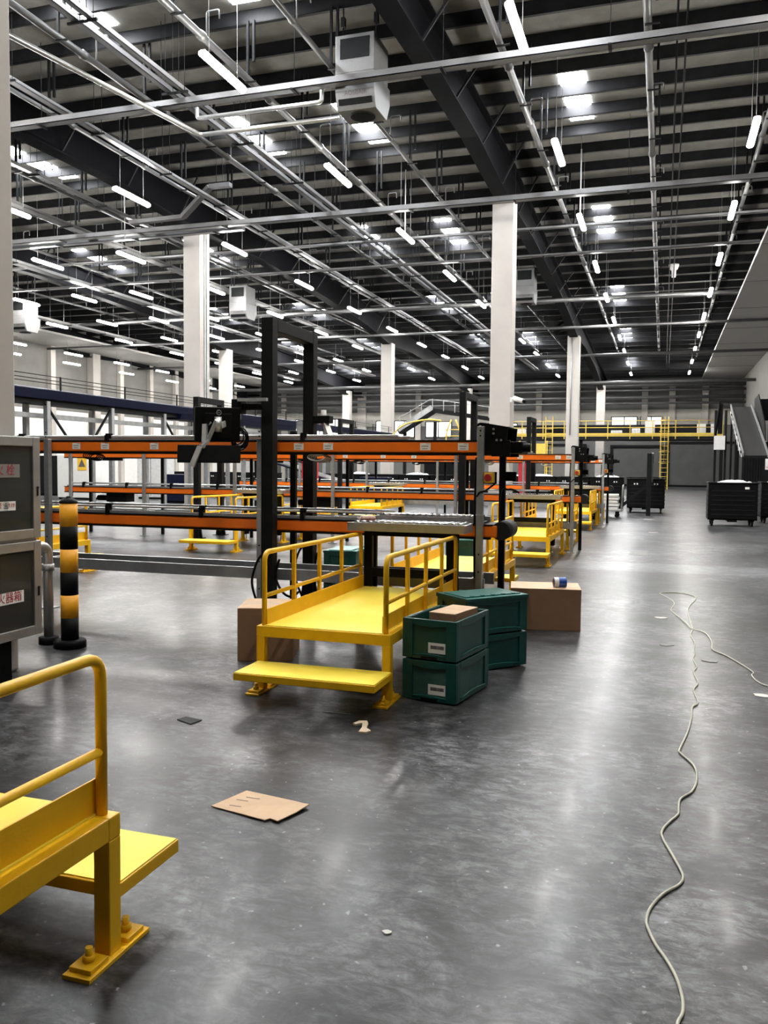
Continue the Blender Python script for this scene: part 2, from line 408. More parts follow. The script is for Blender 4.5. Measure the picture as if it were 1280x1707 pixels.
# ---------------------------------------------------------------- lamps
LZ = 9.0
def make_lamp(dm='lamp'):
    t = thing('tube_lamp', 'white tube lamp hanging on two wires below the dark roof', 'lamp', (0, 0, LZ), 'hanging tube lamps in rows')
    obj('housing', MB().box(-.05, .05, -.78, .78, LZ + .07, LZ + .10), 'plastic_white', t)
    prof = [(-.065, 0), (-.075, .02), (-.065, .07), (.065, .07), (.075, .02), (.065, 0), (.03, -.02), (-.03, -.02)]
    obj('diffuser', MB().prism([(a, -.8, LZ + b) for a, b in prof], (0, 1.6, 0)), dm, t)
    for s in (-.55, .55):
        obj('wire', MB().tube([(0, s, LZ + .10), (0, s, LZ + 2.0)], .006, 4), 'galv', t)
    return t
def fit_wires(t, top):
    for c in t.children:
        if c.name.startswith('wire'): c.scale.z = (top - t.location.z) / 2.0
lamp0 = make_lamp(); first = True; LAMPS = []
for X in (1.72, -2.55, -8.15, -14.35, -18.55, -22.2, -25.2, -28.4, -31.6):
    for k in range(-2, 11):
        y = 14.87 + 6.05 * k
        if y < 12 and X < -16: continue
        if X < -.95 * y - 9: continue
        if y > 74.5: continue
        z = LZ if y < 60 else LZ - .02 * (y - 60)
        if abs(X + 4.95) < .3: continue
        if first: lamp0.location = (X, y, z); first = False; LAMPS.append((lamp0, zp(y) + .28))
        else: LAMPS.append((dup(lamp0, (X, y, z)), zp(y) + .28))
lamp1 = make_lamp('lamp_low'); lamp1.location = (-35.2, 37.0, 8.3); lamp1['label'] = 'white tube lamp under the pale soffit by the far side wall'; lamp1['group'] = 'tube lamps under the side soffit'
LAMPS.append((lamp1, 9.1))
for X, z, ys in ((-35.2, 8.3, (40, 45, 50, 55, 61, 67, 72)), (-36.9, 8.0, (41.5, 47, 53, 59, 65))):
    for y in ys: LAMPS.append((dup(lamp1, (X, y, z), 0, 'white tube lamp under the pale soffit by the far side wall', 'tube lamps under the side soffit'), 9.1))
bpy.context.view_layer.update()
for t, top in LAMPS: fit_wires(t, top)

# ---------------------------------------------------------------- sprinkler pipes, trays, ducts
def sprinkler(X, y0, y1, z, r, lab):
    t = thing('sprinkler_pipe', lab, 'pipe', (X, (y0 + y1) / 2, z))
    P_ = [(X, y0, z)]; Rr = [r]; y = y0 + 1
    while y < y1 - 1:
        for dy, q in ((-.065, 1), (-.06, 1.28), (.06, 1.28), (.065, 1)): P_.append((X, y + dy, z)); Rr.append(r * q)
        y += 3.0
    P_.append((X, y1, z)); Rr.append(r)
    obj('pipe_run', MB().tube(P_, Rr, 10), 'pipe', t)
    y = y0 + .4; k = 0
    while y < min(y1, 52):
        top = zp(y)
        obj('hanger', MB().beam((X + .02, y, z + r), (X + .02, y, top + .05), .05, .05).beam((X + .16, y, z + r + .25), (X + .16, y, top + .05), .05, .05).box(X - .05, X + .22, y - .03, y + .03, z - r - .02, z - r), 'dark', t)
        if k % 2 == 0:
            obj('sprinkler_riser', MB().tube(corner([(X, y + 1.2, z), (X, y + 1.2, z + .55), (X + .28, y + 1.2, z + .55), (X + .28, y + 1.2, z + .38)], .05, 3), .018, 6), 'pipe', t)
        y += 2.9; k += 1
labs = ['grey sprinkler pipe over the open aisle', 'grey sprinkler pipe beside the lamp row over the step platforms', 'dark sprinkler pipe close beside the rafter over the security camera column',
        'thick grey sprinkler pipe passing the fan heater', 'grey sprinkler pipe next to the paired cable ducts', 'grey sprinkler pipe over the column by the monitor',
        'sprinkler pipe just past the rafter over the monitor column', 'sprinkler pipe two lines past the monitor column rafter', 'sprinkler pipe three lines past the monitor column rafter', 'sprinkler pipe nearest the soffit of the far side wall']
for i, X in enumerate((-.48, -3.25, -6.78, -8.7, -11.4, -14.0, -17.7, -20.2, -23.5, -29.5)):
    sprinkler(X, 2.0 if X > -9 else (8.0 if X > -15 else 14), 73, 9.85, .075 if i in (0, 1, 3, 4) else .055, labs[i])
sprinkler(2.1, 4, 73, 9.7, .06, 'sprinkler pipe running along the edge of the pale soffit')

def channel(name, x, y0, y1, z, w, h, m, lab, cat='cable tray'):
    t = thing(name, lab, cat, (x, (y0 + y1) / 2, z))
    tr = MB().box(x - w / 2, x + w / 2, y0, y1, z, z + .012).box(x - w / 2, x - w / 2 + .012, y0, y1, z, z + h).box(x + w / 2 - .012, x + w / 2, y0, y1, z, z + h)
    obj('channel', tr, m, t)
    y = y0 + 1
    while y < min(y1, 50):
        obj('hanger_rod', MB().tube([(x - w / 2 - .02, y, z), (x - w / 2 - .02, y, zp(y))], .006, 4).tube([(x + w / 2 + .02, y, z), (x + w / 2 + .02, y, zp(y))], .006, 4).box(x - w / 2 - .1, x + w / 2 + .1, y - .02, y + .02, z - .04, z), 'dark', t)
        y += 3.0
channel('cable_tray', -9.75, 3, 70, 9.35, .10, .10, 'tray', 'narrow bright cable duct, one of a close pair beside the thick sprinkler pipe')
channel('cable_tray', -10.05, 3, 70, 9.35, .14, .10, 'tray', 'wider bright cable duct, one of a close pair beside the thick sprinkler pipe')
channel('cable_tray', -13.3, 8, 70, 9.6, .18, .08, 'pipe', 'open cable tray running beside the lamp row by the monitor column')
channel('cable_tray', -16.9, 10, 70, 9.6, .18, .08, 'pipe', 'shiny cable tray running right beside the monitor column rafter')
channel('cable_tray', -19.0, 14, 70, 9.4, .3, .10, 'tray', 'broad shiny cable tray past the monitor column')
channel('cable_tray', -23.9, 20, 70, 9.2, .4, .12, 'tray', 'broad cable tray halfway to the far side wall')
channel('cable_tray', -30.9, 26, 70, 9.0, .4, .12, 'tray', 'broad cable tray close to the far side soffit')

def xtray(y, z, x0, x1, w, h, lab, mt='tray'):
    t = thing('cross_tray', lab, 'cable tray', ((x0 + x1) / 2, y, z))
    obj('channel', MB().box(x0, x1, y - w / 2, y + w / 2, z, z + .015).box(x0, x1, y - w / 2, y - w / 2 + .015, z, z + h).box(x0, x1, y + w / 2 - .015, y + w / 2, z, z + h), mt, t)
    x = x1 - 1.0
    while x > x0:
        obj('hanger_rod', MB().tube([(x, y, z), (x, y, zp(y))], .007, 4).box(x - .03, x + .03, y - w / 2 - .05, y + w / 2 + .05, z - .03, z), 'dark', t); x -= 3.1
xtray(16.25, 9.15, -24, 3.0, .22, .13, 'bright trunking crossing in front of the fan heater')
xtray(24.7, 9.15, -32, 3.0, .24, .15, 'bright trunking crossing just in front of the two nearest pale columns')
xtray(28.4, 9.3, -32, 2.9, .12, .08, 'slim trunking crossing just behind the security camera column')
xtray(31.6, 9.2, -32, 2.9, .14, .08, 'slim trunking crossing well behind the security camera column')
xtray(25.4, 9.2, -30, -13.2, .24, .13, 'flat trunking beside the monitor column ending in a raised bend', 'tray')
for i, (y, z, r) in enumerate(((40, 9.2, .09), (46, 8.9, .07), (56, 8.7, .09), (66, 7.9, .12))):
    single('cross_pipe', MB().tube([(XL, y, z), (XR, y, z)], r, 10), 'pipe', ('grey pipe crossing the hall behind the second fan heater', 'thin grey pipe crossing the hall before the second row of columns', 'grey pipe crossing the hall past the second row of columns', 'thick grey pipe crossing the hall above the yellow railing walkway')[i], 'pipe')
for i, (z, r, y) in enumerate(((8.35, .16, 73.5), (7.9, .1, 73.2), (7.35, .14, 73.6), (6.85, .1, 73.3))):
    single('wall_duct', MB().tube([(XL, y, z), (XR, y, z)], r, 10), 'pipe', ('topmost silvery duct along the far end wall', 'second silvery duct from the top along the far end wall', 'third silvery duct from the top along the far end wall', 'lowest silvery duct along the far end wall')[i], 'duct')
# raised bend of trunking near the monitor column
single('trunking_bend', MB().beam((-16.6, 24.1, 9.35), (-14.6, 24.0, 9.35), .2, .12).beam((-14.6, 24.0, 9.35), (-13.4, 23.6, 10.05), .2, .12).beam((-13.4, 23.6, 10.05), (-12.7, 23.6, 10.05), .2, .12), 'tray', 'bent trunking stepping up between two cable trays before the monitor column', 'trunking')
# heating pipes looping to the heater
hpipe = thing('heating_pipe', 'pale pair of heating pipes with elbows running to the fan heater', 'pipe', (-8, 16.5, 8.75))
obj('flow_pipe', MB().tube(corner([(-11.0, 12.0, 8.95), (-9.75, 16.75, 8.72), (-6.5, 16.75, 8.72)], .12, 4), .05, 8), 'alu', hpipe)
obj('return_pipe', MB().tube(corner([(-9.75, 16.62, 9.25), (-9.75, 16.62, 9.02), (-6.85, 16.62, 9.02), (-6.85, 16.62, 9.32), (-6.4, 16.62, 9.32)], .08, 4), .045, 8), 'alu', hpipe)
# long conduit runs on the aisle side of the roof
for i, X in enumerate((0.05, 0.22)):
    single('conduit', MB().tube([(X, 8, 10.15), (X, 73, 9.3)], .02, 6), 'dark', ('thin dark conduit over the aisle, the one closer to the sprinkler pipe', 'thin dark conduit over the aisle, the one farther from the sprinkler pipe')[i], 'conduit')
# drop rods below the skylights
for (x, y), lab in (((-2.62, 27.2), 'white drop rod hanging below the first skylight by the lamp row over the platforms'), ((-8.3, 27.4), 'white drop rod hanging below the skylight past the fan heater'), ((-17.3, 24.8), 'white drop rod hanging beside the monitor column')):
    single('drop_rod', MB().tube([(x, y, 9.1), (x, y, zp(y) + .02)], .02, 6), 'plastic_white', lab, 'rod')

# fan heaters
def make_heater():
    X, Y = -6.15, 16.95
    t = thing('fan_heater', 'pale ceiling fan heater with dark grille and lettering above the front trunking', 'heater', (X, Y, 8.85))
    body = MB().prism([(X - .42, Y - .3, 9.2), (X - .42, Y - .22, 8.95), (X - .42, Y - .16, 8.85), (X - .42, Y + .55, 8.85), (X - .42, Y + .75, 9.2), (X - .42, Y + .75, 9.55), (X - .42, Y - .3, 9.55)], (.84, 0, 0))
    body.box(X - .42, X + .42, Y - .3, Y + .6, 9.55, 10.3)
    obj('casing', body, 'hvac', t, .012)
    obj('grille', MB().box(X - .31, X + .31, Y - .315, Y - .295, 9.82, 10.22), 'dark', t)
    mt = Matrix.Translation((X, Y - .262, 9.03))
    obj('outlet_slot', MB().prism([(X - .36, Y - .262, 9.05), (X + .36, Y - .262, 9.05), (X + .36, Y - .225, 8.94), (X - .36, Y - .225, 8.94)], (0, -.012, -.004)), 'black', t)
    obj('fan_mouth', MB().lathe([(.26, 0), (.26, .03), (.2, .03)], (X + .02, Y + .18, 8.825), 28), 'dark', t)
    obj('fan_hub', MB().lathe([(.2, 0), (.19, .01)], (X + .02, Y + .18, 8.818), 28), 'black', t)
    text('lettering', 'AOSBAIR', .12, (X + .02, Y - .294, 9.14), (R_(108), 0, 0), 'ink', t)
    for sx in (-.36, .36):
        obj('hanger_rod', MB().tube([(X + sx, Y, 9.9), (X + sx, Y, 11.1)], .015, 6).box(X + sx - .04, X + sx + .04, Y - .05, Y + .05, 10.6, 10.8), 'dark', t)
    return t
h0 = make_heater()
for (x, y, z), lab in (((-5.95, 37.95, 8.75), 'pale ceiling fan heater just past the security camera column'), ((-18.3, 34.95, 8.1), 'pale ceiling fan heater just past the monitor column'),
                      ((-29.05, 33.45, 7.75), 'pale ceiling fan heater beside the broad tray near the side soffit')):
    hh = dup(h0, (x, y, z), 0, lab)
    for c in hh.children:
        if c.name.startswith('hanger'): c.scale.z = (zp(y) + .05 - z) / 2.25

# ---------------------------------------------------------------- conveyors
PITCH = 8.35; CY0 = 7.65; CW = 0.5; CXL = -12.8; CXR = -1.48
LEV = ((1.70, 1.806), (0.93, 1.04))
def sticker(parent, x, y, z, w=.10, h=.066):
    s = obj('paper_label', MB().box(x - w / 2, x + w / 2, y - .002, y, z - h / 2, z + h / 2), 'label', parent)
    t = MB().box(x - w * .36, x + w * .3, y - .003, y - .002, z + .0, z + .008).box(x - w * .3, x + w * .22, y - .003, y - .002, z - .022, z - .016).box(x + w * .05, x + w * .45, y - .003, y - .002, z + .024, z + .028)
    obj('print', t, 'ink_grey', s)
CONV = []
for k in range(3):
    y0 = CY0 + PITCH * k; y1 = y0 + CW
    t = thing('sorting_conveyor', ('orange two tier belt conveyor with the black monitor fixed on its portal side', 'orange two tier belt conveyor standing one row behind the monitor', 'orange two tier belt conveyor in the last row, before the black bins')[k], 'conveyor', ((CXL + CXR) / 2, y0 + CW / 2, 0))
    for li, (z0, z1) in enumerate(LEV):
        for ya, yb, nm in ((y0, y0 + .04, 'side_beam'), (y1 - .04, y1, 'side_beam')):
            obj(nm, MB().box(CXL, CXR + (.0 if li == 0 else .06), ya, yb, z0, z1), 'orange', t, .012, label='orange side beam')
        obj('belt', MB().box(CXL + .1, CXR + .05, y0 + .045, y1 - .045, z0 + .02, z1 + .006), 'belt', t)
        obj('edge_strip', MB().box(CXL, CXR + .02, y0 - .006, y0 + .03, z1, z1 + .012).box(CXL, CXR, y0 - .006, y0 + .05, z0 - .018, z0).box(CXL, CXR, y1 - .05, y1 + .006, z0 - .018, z0), 'black', t)
        # end drum and black end plates
        e = CXR + (.0 if li == 0 else .06)
        if li == 0:
            obj('end_plate', MB().box(e, e + .17, y0 - .01, y0 + .03, z0 - .03, z1 + .01).box(e, e + .17, y1 - .03, y1 + .01, z0 - .03, z1 + .01), 'black', t, .006)
            obj('motor', MB().box(e + .12, e + .27, y0 + .06, y1 - .1, z0, z1).tube([(e + .14, y0 + .1, z0 + .05), (e + .34, y0 + .1, z0 + .05)], .04, 12), 'black', t, .008)
        else:
            obj('end_drum', MB().tube([(e + .03, y0 + .03, z1 - .05), (e + .03, y1 - .03, z1 - .05)], .085, 20), 'belt', t)
        # guide rails above the belt
        rz = z1 + (.055 if li == 0 else .085); rx = CXR - (.55 if k != 0 or li == 0 else 1.05)
        if li == 0: rx = CXR - .9
        for dy in (.05, CW - .05):
            obj('guide_rail', MB().tube([(CXL + .1, y0 + dy, rz), (rx, y0 + dy, rz)], .012, 8), 'alu', t)
        obj('guide_strip', MB().box(CXL + .05, rx + .1, y0 + .02, y0 + .032, z1 + .012, z1 + .03 + .012 * li), 'galv', t)
        x = CXL + .5
        while x < rx:
            obj('guide_bracket', MB().box(x - .018, x + .018, y0 - .012, y0 + .06, z1 - .005, rz + .012).box(x - .03, x + .03, y0 + .02, y0 + .07, rz - .01, rz + .03), 'black', t)
            x += 1.12
        if li == 0:
            sx = (-5.96, -5.60, -5.0, -4.01, -3.377, -3.069, -2.10, -1.741) if k == 0 else (-9.3, -7.9, -6.05, -5.25, -4.62, -3.31, -1.85, -1.65, -2.55)
            for x in sx: sticker(t, x, y0, (z0 + z1) / 2 + .004)
    # posts
    for x in (-1.57, -3.77, -6.3, -8.5, -10.7, -12.6):
        p = obj('post', MB().box(x - .03, x + .03, y0 - .065, y0 - .007, .0, 1.94 if x > -2 else 1.83), 'galv', t, .004, label='grey steel post with bolt holes')
        if k == 0 and x > -7:
            hb = MB()
            for z in (1.90, 1.855, .35, .62, .78): hb.tube([(x, y0 - .067, z), (x, y0 - .064, z)], .008, 8)
            obj('bolt_hole', hb, 'black', p)
        if x > -5 or k > 0: obj('rear_post', MB().box(x + .1 - .03, x + .1 + .03, y1 + .007, y1 + .06, 0, 1.93), 'dark', t, .004)
        obj('foot_plate', MB().box(x - .07, x + .07, y0 - .10, y0 + .04, 0, .012), 'galv', p)
        obj('tie_band', MB().box(x - .033, x + .033, y0 - .068, y0 - .004, 1.135, 1.145), 'alu', t)
    obj('bottom_beam', MB().box(CXL, CXR - .05, y0 - .005, y0 + .03, .44, .55), 'galv', t)
    obj('rear_bottom_beam', MB().box(CXL, CXR - .05, y1 - .03, y1 + .005, .44, .55), 'galv', t)
    for x in (-1.65, -3.85, -6.38, -8.58, -10.78, -12.68): obj('cross_beam', MB().box(x - .025, x + .025, y0 + .03, y1 - .03, .45, .54), 'galv', t)
    # tail hood on the aisle end
    z1 = LEV[0][1]
    hood = MB().prism([(CXR - .10, y0 - .012, z1 - .1), (CXR + .13, y0 - .012, z1 - .1), (CXR + .15, y0 - .012, z1 + .13), (CXR - .09, y0 - .012, z1 + .17), (CXR - .13, y0 - .012, z1 + .14), (CXR - .13, y0 - .012, z1 + .03)], (0, .012, 0))
    hood.prism([(CXR - .10, y1, z1 - .1), (CXR + .13, y1, z1 - .1), (CXR + .15, y1, z1 + .13), (CXR - .09, y1, z1 + .17), (CXR - .13, y1, z1 + .14), (CXR - .13, y1, z1 + .03)], (0, .012, 0))
    hood.box(CXR - .02, CXR + .15, y0, y1, z1 + .122, z1 + .132)
    hood.tube([(CXR - .1, y0 - .02, z1 + .135), (CXR - .1, y1 + .02, z1 + .135)], .035, 12)
    h = obj('tail_hood', hood, 'black', t, label='black angled hood on the aisle end')
    bl = MB()
    for x, z in ((CXR - .10, z1 + .135), (CXR - .10, z1 + .085), (CXR + .02, z1 + .11), (CXR + .02, z1 + .07), (CXR + .05, z1 + .01), (CXR + .09, z1 + .01)): bl.tube([(x, y0 - .03, z), (x, y0 - .012, z)], .010, 8)
    obj('bolt', bl, 'alu', h)
    # emergency stop
    s = obj('stop_box', MB().box(-1.535, -1.445, y0 - .06, y0 + .005, 1.43, 1.525), 'btn_yellow', t, .008, label='yellow emergency stop box with a red button')
    obj('stop_button', MB().tube([(-1.495, y0 - .06, 1.478), (-1.495, y0 - .075, 1.478), (-1.495, y0 - .078, 1.478), (-1.495, y0 - .095, 1.478)], [.016, .016, .033, .030], 16), 'red', s)
    obj('stop_back', MB().box(-1.54, -1.43, y0 + .005, y0 + .02, 1.42, 1.53), 'black', s)
    obj('control_box', MB().box(-1.44, -1.34, y1 + .02, y1 + .07, 1.44, 1.53), 'black', t, .004)
    # cables strapped along the post
    wires = MB().tube(smooth_path([(-1.6, y0 - .02, .6), (-1.61, y0 - .03, 1.2), (-1.58, y0 - .075, 1.33), (-1.52, y0 - .05, 1.36), (-1.45, y0 + .02, 1.42)], 5), .008, 6)
    wires.tube(smooth_path([(-1.62, y0 + .02, .3), (-1.63, y0 + .02, 1.1), (-1.62, y0 + .02, 1.66)], 4), .012, 6)
    wires.tube(smooth_path([(-1.45, y1, .3), (-1.47, y1 - .02, 1.25), (-1.40, y1 - .02, 1.36), (-1.3, y1, 1.33)], 5), .01, 6)
    obj('cable', wires, 'black', t)
    # drive boxes hung below the decks
    for x in ((-9.5,) if k == 0 else (-6.6, -11.5)):
        obj('drive_box', MB().box(x - .25, x + .25, y0 + .08, y1 - .08, .72, .91).tube([(x - .3, y0 + .2, .8), (x - .55, y0 + .2, .8)], .06, 12), 'black', t, .01)
        obj('sensor_bar', MB().box(x - .3, x + .2, y0 + .02, y0 + .07, 1.63, 1.685), 'black', t)
    for x in (-5.8, -7.0, -3.2):
        c = MB()
        for j in range(5):
            c.tube(smooth_path([(x + .09 * math.cos(a) + j * .012, y0 + .02 + .015 * j, 1.655 + .035 * math.sin(a) - .004 * j) for a in [q * math.pi / 4 for q in range(9)]], 3), .006, 5)
        obj('cable_coil', c, 'black' if x != -3.2 else 'paper', t)
    CONV.append(t)

# portals
def make_portal(x, y0, lab):
    ya, yb = y0 - .15, y0 + CW + .35
    t = thing('portal_frame', lab, 'portal', (x, (ya + yb) / 2, 0))
    for y in (ya, yb):
        c = obj('column', MB().box(x - .06, x + .06, y - .06, y + .06, 0, 2.98), 'dark', t, .006)
        obj('gusset_base', MB().prism([(x - .12, y - .012, 0), (x + .12, y - .012, 0), (x + .07, y - .012, .34), (x - .07, y - .012, .34)], (0, .024, 0)).prism([(x - .012, y - .12, 0), (x - .012, y + .12, 0), (x - .012, y + .07, .34), (x - .012, y - .07, .34)], (.024, 0, 0)).box(x - .13, x + .13, y - .13, y + .13, 0, .014), 'black', c)
    obj('crossbeam', MB().box(x - .06, x + .06, ya + .06, yb - .06, 2.86, 2.98), 'dark', t, .006)
    return t
def hoses(t, x, y):
    obj('hose', MB().tube(smooth_path([(x - .08, y - .02, .15), (x - .13, y - .05, .30), (x - .16, y - .05, .45), (x - .12, y - .03, .62), (x - .07, y - .02, .7)], 5), .012, 8), 'black', t)
    obj('hose', MB().tube(smooth_path([(x + .10, y + .02, .66), (x + .06, y + .02, .5), (x + .14, y - .02, .36), (x + .22, y + .02, .30), (x + .27, y + .1, .34)], 5), .012, 8), 'black', t)
pl = [['tall dark steel portal straddling the conveyor, carrying the monitor arm', None],
      ['tall dark portal over the second orange conveyor, close to its hooded aisle end', 'dark portal over the second orange conveyor, seen just above the monitor'],
      ['dark portal over the last orange conveyor, close to its aisle end', 'small dark portal over the last orange conveyor, by the blue conveyor']]
for k in range(3):
    for j, x in enumerate((-3.62, -9.32)):
        if pl[k][j]:
            q = make_portal(x, CY0 + PITCH * k, pl[k][j])
            if k == 0: hoses(q, x, CY0 - .15); hoses(q, x, CY0 + CW + .35)

# monitor on its arm, keyboard board
def make_monitor_set(cx, cy, rz, la, lm, lk):
    """built for the near portal column at (-3.62, 7.5); rz turns the copy about the column"""
    t = thing('monitor_bracket', la, 'monitor arm', (-3.62, 7.5, 2.0))
    obj('arm_bracket', MB().box(-3.86, -3.68, 7.36, 7.46, 2.10, 2.16).box(-3.94, -3.84, 7.33, 7.45, 2.06, 2.20), 'black', t, .006)
    obj('camera_bar', MB().box(-3.86, -3.56, 7.30, 7.345, 2.175, 2.205), 'galv', t)
    obj('upper_arm', MB().beam((-3.88, 7.36, 2.03), (-3.98, 7.15, 1.93), .045, .06).tube([(-3.88, 7.36, 2.08), (-3.88, 7.36, 2.0)], .028, 12), 'alu', t, .006)
    obj('elbow_joint', MB().tube([(-3.98, 7.15, 2.02), (-3.98, 7.15, 1.88)], .034, 14), 'alu', t)
    obj('lower_arm', MB().beam((-3.99, 7.14, 1.99), (-4.06, 7.10, 1.80), .045, .04).beam((-4.06, 7.1, 1.80), (-4.085, 7.02, 1.735), .05, .04), 'alu', t, .006)
    cl_ = MB()
    for dx, dz in ((-.055, .05), (.05, .045), (-.06, -.05)): cl_.beam((-4.085, 7.10, 1.925), (-4.085 + dx, 7.12, 1.925 + dz), .018, .018, (0, 1, 0))
    cl_.beam((-4.085, 7.09, 1.95), (-4.075, 7.06, 1.78), .045, .03, (0, 1, 0))
    obj('mount_claw', cl_, 'alu', t)
    obj('board_stem', MB().beam((-4.085, 7.0, 1.74), (-4.145, 6.95, 1.555), .055, .02, (0, 1, 0)), 'steel', t, .004)
    cc = MB()
    for j in range(7):
        r = .07 + .012 * (j % 3); ox = .01 * (j % 4); oz = .012 * j
        cc.tube([(-3.86 + ox + r * math.cos(q * math.pi / 6), 7.30 + .006 * j, 1.84 - oz * .5 + r * 1.05 * math.sin(q * math.pi / 6)) for q in range(12)], .006, 5, closed=True)
    obj('cable_coil', cc, 'black', t)
    return t
ma = make_monitor_set(0, 0, 0, 'pale jointed monitor arm reaching out from the dark portal column', '', '')
yaw = R_(40)
mt = thing('monitor', 'black monitor seen from behind with a round emblem, held above the black board', 'monitor', (-4.01, 7.19, 1.77))
Tm = Matrix.Translation((-4.01, 7.19, 1.95)) @ Matrix.Rotation(yaw, 4, 'Z') @ Matrix.Rotation(R_(4), 4, 'X')
obj('back_shell', MB().box(-.215, .215, -.02, .02, -.16, .165, Tm).box(-.13, .13, -.04, -.02, -.13, .11, Tm), 'black', mt, .012)
obj('screen', MB().box(-.20, .20, .0205, .023, -.145, .15, Tm), 'glass', mt)
e = obj('emblem', MB().add([], []), 'ink', mt); bpy.data.objects.remove(e)
rg = MB(); rg.tube([tuple(Tm @ Vector((.005 + .022 * math.cos(q * math.pi / 12), -.043, .115 + .022 * math.sin(q * math.pi / 12)))) for q in range(24)], .0022, 6, closed=True)
em = obj('emblem_ring', rg, 'alu', mt)
text('emblem_letters', 'DELL', .0155, tuple(Tm @ Vector((.005, -.044, .115))), (Tm.to_euler().x + R_(90), 0, yaw), 'alu', mt, ext=.0003)
kb = thing('keyboard_board', 'flat black keyboard board folded up below the monitor', 'keyboard tray', (-4.19, 7.06, 1.58))
Tk = Matrix.Translation((-4.02, 7.05, 1.672)) @ Matrix.Rotation(R_(24), 4, 'Z') @ Matrix.Rotation(R_(0), 4, 'Y') @ Matrix.Rotation(R_(-12), 4, 'X')
obj('board', MB().box(-.29, .29, -.009, .009, -.085, .085, Tk), 'black', kb, .008, seg=3)
obj('keyboard', MB().box(-.22, .22, .009, .027, -.06, .06, Tk), 'dark', kb, .004)
# second monitor on the rear column
m2 = thing('monitor', 'dark monitor edge-on behind the rear portal column', 'monitor', (-4.0, 8.95, 1.75))
obj('back_shell', MB().box(-.02, .02, -.2, .2, -.15, .15, Matrix.Translation((-3.83, 8.75, 1.93)) @ Matrix.Rotation(R_(35), 4, 'Z')), 'black', m2, .01)
obj('screen', MB().box(-.024, -.02, -.18, .18, -.13, .13, Matrix.Translation((-3.83, 8.75, 1.93)) @ Matrix.Rotation(R_(35), 4, 'Z')), 'glass', m2)
a2 = thing('monitor_bracket', 'dark bracket arm on the rear portal column behind the monitor', 'monitor arm', (-3.55, 8.5, 1.9))
obj('arm_bracket', MB().box(-3.56, -3.36, 8.40, 8.52, 2.02, 2.10), 'black', a2, .006)
obj('upper_arm', MB().beam((-3.42, 8.44, 2.02), (-3.28, 8.3, 1.80), .06, .05).tube([(-3.44, 8.44, 2.0), (-3.44, 8.44, 2.16)], .03, 10), 'steel', a2)

# ---------------------------------------------------------------- roller tables
def make_table():
    x0, x1, y0, y1, z = -2.70, -1.62, 7.20, 7.55, 1.065
    t = thing('roller_table', 'steel roller table between the yellow platform and the conveyor with the monitor', 'roller table', ((x0 + x1) / 2, (y0 + y1) / 2, 0))
    obj('side_rail', MB().box(x0, x1, y0, y0 + .03, z - .075, z), 'steel', t, .003)
    obj('side_rail', MB().box(x0, x1, y1 - .03, y1, z - .075, z), 'steel', t, .003)
    obj('end_rail', MB().box(x0, x0 + .02, y0 + .03, y1 - .03, z - .075, z - .005).box(x1 - .02, x1, y0 + .03, y1 - .03, z - .075, z - .005), 'steel', t)
    obj('shade_plate', MB().box(x0 + .03, x1 - .03, y0 + .03, y1 - .03, z - .07, z - .055), 'dark', t)  # added dark plate standing in for the shade between the rollers
    x = x0 + .07
    while x < x1 - .04:
        obj('roller', MB().tube([(x, y0 + .03, z - .006), (x, y1 - .03, z - .006)], .021, 10), 'chrome', t); x += .064
    for x in (x0 + .14, x1 - .16):
        for y in (y0 + .20, y1 - .035):
            l = obj('leg', MB().box(x - .04, x + .04, y - .025, y + .025, .14, z - .075), 'black', t, .004)
            obj('levelling_foot', MB().tube([(x - .02, y, .0), (x - .02, y, .2)], .012, 8).lathe([(.035, 0), (.03, .015)], (x - .02, y, 0), 12), 'alu', l)
            obj('bolt', MB().tube([(x - .02, y - .035, .26), (x - .02, y - .02, .26)], .014, 8).tube([(x - .02, y - .035, .34), (x - .02, y - .02, .34)], .014, 8), 'alu', l)
    obj('stretcher', MB().box(x0 + .14, x1 - .16, y0 + .18, y0 + .22, .56, .64).box(x0 + .14, x1 - .16, y1 - .055, y1 - .015, .56, .64).box(x0 + .12, x1 - .12, y0 + .18, y1 - .02, z - .13, z - .076), 'black', t)
    return t
tab = make_table()
tloc = tab.location.copy()
dup(tab, (tloc.x - .12, tloc.y + PITCH, 0), 0, 'steel roller table at the second orange conveyor, between platform and hooded end')
dup(tab, (tloc.x, tloc.y + 2 * PITCH, 0), 0, 'steel roller table at the last orange conveyor, by the black bins')
dup(tab, (tloc.x - 5.6, tloc.y + PITCH, 0), 0, 'steel roller table at the second orange conveyor, seen below the monitor')
dup(tab, (tloc.x - 5.6, tloc.y + 2 * PITCH, 0), 0, 'steel roller table at the last orange conveyor, seen between the portals')
pk = random.Random(5); pm_ = MB(); vs = []; fs = []
for i in range(9):
    for j in range(13):
        a_ = math.pi * i / 8; b_ = 2 * math.pi * j / 12; rr = 1 + pk.uniform(-.18, .18) * (0 < i < 8) * (j < 12)
        vs.append((-2.57 + .085 * rr * math.sin(a_) * math.cos(b_), 7.38 + .05 * rr * math.sin(a_) * math.sin(b_), 1.092 + .027 * rr * math.cos(a_)))
for i in range(8):
    for j in range(12): q = i * 13 + j; fs.append((q, q + 13, q + 14, q + 1))
pm_.add(vs, fs, True)
M['packet'] = mat('snack_packet', (0.55, 0.50, 0.42), 0.35, col2=(0.45, 0.12, 0.08), scale=22)
single('crumpled_packet', pm_, 'packet', 'small crumpled pale packet with red print lying on the roller table', 'packet')
